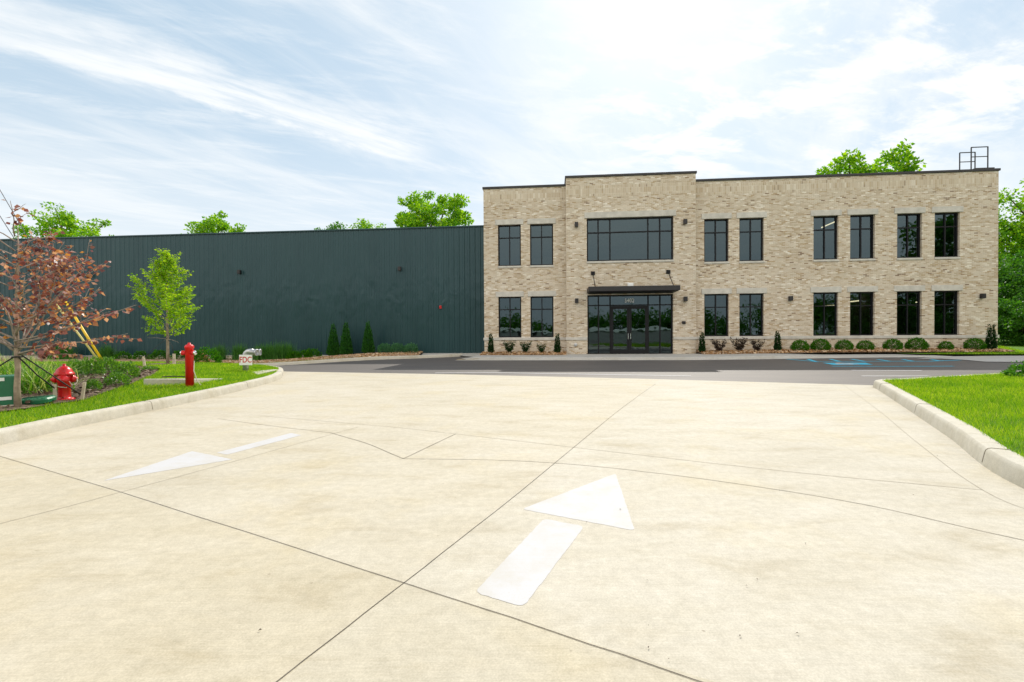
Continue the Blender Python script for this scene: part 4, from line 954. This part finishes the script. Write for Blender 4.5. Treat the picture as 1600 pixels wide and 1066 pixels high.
# bed in front of the warehouse
def bed(px, dy=1.0):
    d = ray(px, 552); d = d / d.y; y = 26.0
    for _ in range(30): y = yw(d.x * y) - dy
    x = d.x * y; return Vector((x, y, bedz(x, y) - .02))
ar = cone('arborvitae', 2.25, .40, 3200, .12, LM['ever'], 9, .03, .4, .06)
for px, s_, txt in ((521, 1.0, 'cone shaped arborvitae in front of the teal wall, first from the low shrubs'), (541, 1.0, 'cone shaped arborvitae in the middle of the three'), (575.5, .98, 'cone shaped arborvitae standing apart beside the round blue green shrubs')):
    inst(ar, bed(px, 1.3), rnd.uniform(0, 6), (s_ * 1.05, s_ * 1.05, s_), txt, 'tree', 'arborvitae along the teal wall')
rg = mound('round_shrub', .44, .66, 1500, .09, LM['blueg'], 12, .35, .6, .08, shape='ball')
for px, txt in ((601, 'round blue green shrub nearest the cone shaped arborvitae'), (621, 'middle one of three round blue green shrubs by the teal wall'), (642, 'round blue green shrub nearest the open pavement')):
    inst(rg, bed(px, 1.5), rnd.uniform(0, 6), (1, 1, 1.0), txt, 'shrub', 'round shrubs along the teal wall')
lo = mound('low_shrub', .52, .66, 1300, .09, LM['box'], 14)
for px, s_, txt in ((192, .85, 'low dark shrub by the stone base, left of the young green tree'), (220, .85, 'low dark shrub behind the wooden stake of the young tree'), (249, .95, 'low dark shrub just left of the young tree trunk'), (281, .9, 'low dark shrub just right of the young tree trunk'),
                    (459, .80, 'small low shrub right of the tall grasses by the teal wall'), (476, .85, 'low shrub leaning on its twin left of the arborvitae'), (488, .92, 'low shrub nearest the first arborvitae')):
    inst(lo, bed(px, 2.3 if px > 300 else 1.2), rnd.uniform(0, 6), (s_, s_, s_), txt, 'shrub', 'low shrubs along the teal wall')
tg = tuft('grass_clump', 460, 1.25, .62, LM['oatd'], 6, .016, .35)
for px, dy, s_, txt in ((344, 2.0, .95, 'ornamental grass clump between the round bush and the standpipe'), (374, 2.0, 1.0, 'ornamental grass clump half hidden behind the white sign'), (405, 2.2, .92, 'ornamental grass clump just right of the silver standpipe'), (418, 2.1, 1.0, 'second ornamental grass clump right of the standpipe'),
                        (435, 2.1, 1.05, 'tallest ornamental grass clump right of the standpipe'), (449, 2.0, 1.0, 'ornamental grass clump beside the small low shrub'),
                        (86, .9, 1.0, 'blue green grass clump against the stone base behind the hydrant'), (104, .9, 1.0, 'grass clump against the stone base just right of the hydrant top'), (166, .9, .95, 'grass clump at the foot of the yellow guy guards')):
    inst(tg, bed(px, dy), rnd.uniform(0, 6), (s_, s_, s_), txt, 'ornamental grass', 'ornamental grasses along the teal wall')
bigb = mound('round_bush', .66, .66, 1500, .09, LM['box'], 17); p = at(322, 566, 17.0); p.z = G(p.x, p.y); put(bigb, p, 0, (.72, .72, .85)); tag(bigb, 'large round green bush behind the red standpipe', 'shrub')
mp = mound('red_shrub', .40, .62, 700, .09, LM['redbud'], 18); p = at(313, 560, 19.5); p.z = G(p.x, p.y); put(mp, p, 0, (.8, .8, 1.2)); tag(mp, 'small dark red shrub peeking out behind the red standpipe', 'shrub')
# shrubs in the island bed
ib = mound('leafy_shrub', .40, .46, 900, .075, LM['island'], 21, .7, .4, .20)
for px, py, wpx, hpx, txt in ((146, 588, 40, 34, 'leafy shrub behind the red hydrant in the mulch'), (145, 611, 30, 21, 'small leafy shrub beside the hydrant and the wooden stake'), (196, 592, 46, 30, 'dark leafy shrub at the right end of the mulch bed'), (183, 603, 42, 24, 'leafy shrub in front at the edge of the mulch bed'),
                              (168, 583, 36, 28, 'leafy shrub at the foot of the yellow guards'), (120, 588, 40, 30, 'leafy shrub directly behind the hydrant bonnet'), (233, 580, 34, 9, 'low leafy shrub at the tip of the mulch bed')):
    p = hitc(px, py); k_ = p.y / FPX; inst(ib, p, rnd.uniform(0, 6), (wpx * k_ / .84 * .72, wpx * k_ / .84 * .72, hpx * k_ / .56), txt, 'shrub', 'leafy shrubs in the island bed')
og = tuft('fountain_grass', 380, .62, .62, LM['oat'], 8, .010, .9)
for px, py, s_, txt in ((52, 612, 1.05, 'bright arching grass clump behind the maroon tree trunk'), (18, 604, 1.1, 'bright arching grass clump behind the green utility box'), (78, 596, .8, 'arching grass clump left of the hydrant bonnet'), (-25, 606, 1.1, 'bright arching grass clump at the left edge behind the utility box')):
    inst(og, hitc(px, py), rnd.uniform(0, 6), (s_, s_, s_), txt, 'ornamental grass', 'arching grasses in the island bed')
rbsh = mound('corner_bush', .45, .5, 700, .11, LM['dark'], 28, .55, .4, .25); p = hit(1603, 590); put(rbsh, p + Vector((.12, .1, 0)), 0, (.75, .75, .62)); tag(rbsh, 'small green bush at the far edge of the right lawn', 'shrub')

# ------------------------------------------------------------------ hydrant
HY = hit(101, 625); s_ = 57 * HY.y / FPX / .80
hyd = thing('fire_hydrant', 'glossy red fire hydrant standing in mulch beside wooden stakes', 'fire hydrant', HY, .62)
hyd.scale = (s_ * .88, s_ * .88, s_)
MB().lathe([(.20, -.03), (.20, .025), (.185, .03), (.125, .035), (.12, .07), (.118, .33), (.128, .34), (.128, .37), (.135, .38), (.14, .50), (.125, .53), (.12, .545)], 28).build('barrel', M['red'], hyd, flat=False)
b = MB(); b.lathe([(.19, .545), (.195, .55), (.195, .575), (.175, .585), (.16, .62), (.135, .67), (.095, .71), (.05, .735), (.035, .74), (.035, .775), (.02, .785)], 28); 
for i in range(10):
    a = i * math.pi / 5; b.tube([(.178 * math.cos(a), .178 * math.sin(a), .53), (.178 * math.cos(a), .178 * math.sin(a), .59)], .012, 6)
b.build('bonnet', M['red'], hyd, flat=False)
for dx in (-1, 1):
    MB().lathe([(.075, 0), (.075, .05), (.085, .055), (.085, .075), (.07, .08), (.065, .11), (.03, .115), (.03, .145), (.01, .15)], 18, (dx * .10, 0, .45), (dx, 0, .0)).build('hose_cap', M['red'], hyd, flat=False)
MB().lathe([(.095, 0), (.095, .05), (.11, .055), (.11, .08), (.09, .085), (.085, .115), (.03, .12), (.03, .15), (.01, .155)], 20, (0, -.11, .44), (0, -1, 0)).build('pumper_cap', M['red'], hyd, flat=False)
k = MB(); k.tube([(.235, -.03, .46), (.25, -.08, .38), (.21, -.11, .32), (.15, -.13, .33), (.11, -.14, .40)], .008, 6); k.build('cap_chain', M['rope'], hyd)

# red standpipe
PV = hit(303.5, 603) + Vector((0, -.14, 0)); k_ = PV.y / FPX
pv = thing('red_standpipe', 'tall bright red valve standpipe with side nozzles in front of a concrete pad', 'standpipe', PV)
rr = 5.7 * k_; hh = 62 * k_
MB().lathe([(rr, -.08), (rr, hh - .04), (rr * 1.12, hh - .03), (rr * 1.12, hh + .01), (rr * .8, hh + .045), (rr * .35, hh + .055), (rr * .35, hh + .085), (rr * .15, hh + .09)], 24).build('pipe', M['redpaint'], pv, flat=False)
for dx in (-1, 1):
    MB().lathe([(.045, 0), (.045, .055), (.056, .06), (.056, .09), (.042, .095)], 16, (dx * rr * .6, -.02, hh - .14), (dx, -.15, 0)).build('nozzle', M['redpaint'], pv, flat=False)
    MB().lathe([(.050, 0), (.053, .015), (.04, .032), (.015, .04)], 14, (dx * (rr * .6 + .09), -.033, hh - .14), (dx, -.15, 0)).build('nozzle_cap', M['chrome'], pv, flat=False)
MB().tube([(-rr * 1.3, .08, -.05), (-rr * 1.3, .08, hh - .10)], .016, 8).build('guard_rod', M['steel'], pv)
k = MB(); k.tube([(rr * 1.1, .02, hh - .32), (rr * 1.15, .0, hh - .55), (rr * 1.6, .05, hh - .78), (rr * 2.2, .10, .02)], .009, 6); k.build('drain_hose', M['rope'], pv)
# its concrete pad and a smaller one
def slab(name, label, poly, z0, z1):
    b = MB(); n = len(poly)
    b.v += [(p[0], p[1], z0) for p in poly] + [(p[0], p[1], z1[i] if isinstance(z1, list) else z1) for i, p in enumerate(poly)]
    b.f = [tuple(range(n - 1, -1, -1)), tuple(range(n, 2 * n))] + [(i, (i + 1) % n, n + (i + 1) % n, n + i) for i in range(n)]
    return tag(b.build(name, M['kerb'], None, .012), label, 'concrete pad')
zc_ = G(PAD.x, PAD.y)
slab('concrete_pad', 'square concrete pad in the lawn behind the red standpipe', pad_poly, zc_ - .3, [G(p.x, p.y) + o for p, o in zip(pad_poly, (.135, .115, .012, .02))])
p1, p2, p3, p4 = hit(402, 586.5), hit(434, 584.5), hit(430, 579.5), hit(392, 580.5)
slab('concrete_pad', 'low concrete pad beside the silver standpipe at the kerb corner', [p.to_2d() for p in (p1, p2, p3, p4)], p1.z - .2, max(p1.z, p3.z) + .035)
k = MB(); q = PAD.lerp(_pf, .22) + Vector((.0, .22, .155)); k.tube([q, q + Vector((.25, .02, .012)), q + Vector((.55, .03, -.002))], .012, 6); tag(k.build('metal_bar', M['strap']), 'thin dark bar lying on the square concrete pad', 'bar')

# FDC
FD = hit(384, 580); k_ = FD.y / FPX
fd = thing('fdc_standpipe', 'silver standpipe with twin hose inlets and a white FDC sign', 'standpipe', FD)
hp = (580 - 549) * k_; rp = 4.2 * k_
path = [(0, 0, -.1), (0, 0, hp * .78)] + [(.10 * (1 - math.cos(a)) * 1.3, 0, hp * .78 + hp * .2 * math.sin(a)) for a in np.linspace(.3, math.pi / 2, 6)] + [(.24, 0, hp * .985)]
MB().tube(path, rp, 16).build('pipe', M['steel'], fd, flat=False)
for oy in (-.055, .075):
    b = MB(); b.lathe([(rp * .95, 0), (rp * 1.1, .02), (rp * 1.1, .08), (rp * .9, .09), (rp * .9, .15), (rp * 1.22, .16), (rp * 1.22, .22), (rp * .95, .23), (rp * .9, .19), (rp * .2, .185)], 18, (.20, oy, hp * .97 - .01), (1, oy * 2.5, -.06)); b.build('hose_inlet', M['fitting'], fd, flat=False)
sg = MB(); a0, a1 = (377 - 384) * k_, (397 - 384) * k_; zb, zt = (580 - 570.5) * k_, (580 - 554.5) * k_
sg.box(a0, a1, -rp - .02, -rp - .006, zb, zt); sign = sg.build('sign', M['white'], fd, .003)
text_mesh('lettering', 'FDC', (zt - zb) * .80, M['signred'], sign, Matrix.Translation(((a0 + a1) / 2, -rp - .022, (zb + zt) / 2)) @ Matrix.Rotation(math.pi / 2, 4, 'X') @ Matrix.Scale(.80, 4, (1, 0, 0)), .002)

# green utility pedestal and lid
UB = hit(2, 636); k_ = UB.y / FPX
ub_ = thing('utility_box', 'dark green utility pedestal with white labels beside the maroon tree', 'utility box', UB, .80)
hx = 47 * k_; hw = 17 * k_
b = MB(); b.box(-hw * 1.3, hw, -.02, .42, 0, hx, .90); b.build('cabinet', M['boxgreen'], ub_, .02)
b = MB(); b.box(-hw * 1.4, hw * 1.06, -.06, .48, -.12, .015); b.build('base', M['kerb'], ub_)
for z, x0_, x1_ in ((hx * .84, -.5, .22), (hx * .20, -.7, .66)):
    yo = -.02 + .022 * z / hx; b = MB(); b.box(hw * x0_, hw * x1_, yo - .006, yo + .02, z, z + .05); b.build('label_plate', M['white'], ub_)
LD = hit(56, 630); k_ = LD.y / FPX
b = MB()
for (sx, z) in ((1.0, .0), (1.0, .05), (.92, .075)): b.v += [(math.copysign(abs(math.cos(a)) ** .6, math.cos(a)) * .235 * sx, math.copysign(abs(math.sin(a)) ** .6, math.sin(a)) * .17 * sx, z) for a in np.linspace(0, 2 * math.pi, 33)[:-1]]
for j in range(2): b.f += [(j * 32 + i, j * 32 + (i + 1) % 32, (j + 1) * 32 + (i + 1) % 32, (j + 1) * 32 + i) for i in range(32)]
b.f.append(tuple(range(64, 96)))
for i in range(-3, 4): b.box(i * .055 - .008, i * .055 + .008, -.12, .12, .07, .082)
ld = b.build('valve_box_lid', M['boxgreen']); ld.location = LD + Vector((0, 0, .012)); ld.rotation_euler = (.10, -.06, .25); tag(ld, 'ribbed green valve box lid lying tilted in the mulch', 'lid')

# stakes, straps and rope
def stake(px, py, hpx, wpx, label, lean=0.):
    q = hitc(px, py); kk = q.y / FPX; w_ = wpx * kk / 2; b = MB(); b.box(-w_, w_, -w_, w_, -.1, hpx * kk, .85); o = b.build('wooden_stake', M['wood'], None, .003)
    o.location = q; o.rotation_euler = (rnd.uniform(-.05, .05), lean, rnd.uniform(0, 1)); tag(o, label, 'stake', 'tree stakes'); return q, hpx * kk
def cord(name, label, cat, pts, r, mat, group=None, n=6):
    b = MB(); P = [Vector(p) for p in pts]; o0 = P[0].copy(); b.tube([p - o0 for p in P], r, n); o = b.build(name, mat, None, flat=False); o.location = o0; return tag(o, label, cat, group)
q1, h1 = stake(86, 628, 27, 4.6, 'pale wooden stake at the left side of the hydrant'); q2, h2 = stake(128, 626, 28, 4.0, 'leaning wooden stake at the right side of the hydrant', .12)
tk = RB + Vector((0, 0, zf0 - .02))
cord('guy_strap', 'black strap from the maroon tree to the stake left of the hydrant', 'strap', [tk + Vector((.045, -.02, 0)), tk.lerp(q1 + Vector((0, 0, h1 * .75)), .5) + Vector((0, 0, -.02)), q1 + Vector((0, 0, h1 * .75))], .010, M['strap'], 'tree straps')
cord('guy_strap', 'longer black strap from the maroon tree toward the leaning stake', 'strap', [tk + Vector((.045, .03, .02)), q1 + Vector((.1, .12, h1 * .85)), q2 + Vector((0, 0, h2 * .25))], .010, M['strap'], 'tree straps')
cord('guy_strap', 'black strap from the maroon tree going to the left edge', 'strap', [tk + Vector((-.045, 0, 0)), tk + Vector((-.6, -.1, -.40)), tk + Vector((-1.1, -.2, -.78))], .010, M['strap'], 'tree straps')
b = MB(); b.tube([(.055 * math.cos(a), .055 * math.sin(a), 0) for a in np.linspace(0, 6.283, 13)], .012, 6); o = b.build('strap_collar', M['strap']); o.location = tk; tag(o, 'black strap loop tied round the maroon tree trunk', 'strap', 'tree straps')
ry = s_
cord('rope', 'pale rope looped from the stake around the red hydrant', 'rope', [q1 + Vector((0, -.02, h1 * .8)), HY + Vector((-.12, -.17, .40)) * ry, HY + Vector((-.02, -.185, .33)) * ry, HY + Vector((.08, -.17, .29)) * ry, HY + Vector((.13, -.08, .27)) * ry], .007, M['rope'])
q3, h3 = stake(226, 573, 16, 3.0, 'thin wooden stake left of the young green tree', -.10); q4, h4 = stake(272, 569, 16, 4.0, 'wooden stake right beside the young green tree trunk')
t2 = TREE2 + Vector((0, 0, (569 - 528) * TREE2.y / FPX))
cord('guy_strap', 'thin dark strap from the young green tree to its left stake', 'strap', [t2, t2.lerp(q3 + Vector((0, 0, h3)), .5), q3 + Vector((0, 0, h3 * .9))], .008, M['strap'], 'tree straps'); cord('guy_strap', 'thin dark strap from the young green tree to its right stake', 'strap', [t2, q4 + Vector((-.05, 0, h4 + .25)), q4 + Vector((0, 0, h4 * .9))], .008, M['strap'], 'tree straps')

# utility pole out of frame with two guy wires in yellow guards
YG = 17.0
def guy(pa, pb, pc, rad, mat, la, lb):
    A, B, Cc = at(*pa, YG), at(*pb, YG), at(*pc, YG); A.z -= .0; d = (B - A).normalized(); g0 = A - d * .25; top = A + d * ((Cc - A).length)
    cord('guy_guard', la, 'guy wire guard', [g0, B], rad, mat, 'guy wire guards', 10)
    far_ = B + (Cc - B).normalized() * ((Cc - B).length + 4.2); cord('guy_wire', lb, 'wire', [B - d * .1, Cc, far_], .012, M['wire'], 'guy wires'); return far_
f1 = guy((163, 569), (100, 468), (0, 297), .042, M['yellow'], 'bright yellow guy wire guard leaning left in front of the teal wall', 'steel guy wire rising from the bright yellow guard')
f2 = guy((158, 569), (85, 472), (-22, 303), .034, M['paleyellow'], 'faded pale yellow guy wire guard beside the brighter one', 'steel guy wire rising from the faded yellow guard')
pole = thing('utility_pole', 'wooden utility pole carrying the guy wires', 'utility pole', (f1.x - .25, YG, 0)); MB().tube([(0, 0, -.5), (0, 0, f1.z + 1.2)], [.16, .11], 12).build('post', M['pole'], pole, flat=False); k = MB(); k.box(-.06, .06, -1.1, 1.1, f1.z + .5, f1.z + .62); k.build('crossarm', M['pole'], pole)

# ------------------------------------------------------------------ across the street (seen mirrored in the glass)
r = np.random.RandomState(77); P = []
for i in range(520):
    x = r.uniform(-130, 150); y = r.uniform(-78, -66); h = (r.uniform(3.8, 5.6) + 1.2 * math.sin(x * .13) + .8 * math.sin(x * .37 + 2)) * (1 + .5 * ss((x - 20) / 30)); P.append((x, y, r.uniform(.1, 1) ** .6 * h))
P = np.array(P); dd = r.normal(size=(len(P), 130, 3)); Q = (P[:, None, :] + dd * 1.25).reshape(-1, 3); Q[:, 2] = np.abs(Q[:, 2])
V, F = leaves(Q, dd.reshape(-1, 3) + r.normal(size=(len(Q), 3)) * .5, .75, .7, .12); tag(leaf_obj('woods', V, F, LM['dark'], None), kind='stuff')
SH = thing('low_building', 'low pale metal building across the street', 'building', (0, -56, 0)); k = MB(); k.box(-26, 24, -8, 0, -.6, 2.3); k.build('wall', M['roof'], SH); k = MB(); k.box(-26.3, 24.3, -8.3, .3, 2.302, 2.9); k.build('roof', M['white'], SH)
k = MB(); k.box(-15, -11, .002, .05, .0, 2.6); k.build('loading_door', M['trim'], SH)
for i, (x, y, h) in enumerate(((46, -1, 15.5), (53, 5, 17), (43, -12, 8.5), (60, -4, 17), (66, 10, 17))):
    big_tree('deciduous_tree', 'tall dark tree beside the street outside the picture', (x, y, -.3), h, 5.0, 5.8, LM['dark'], 130, 90, .42, 1.25, 'street trees', 50 + i, low=.08)
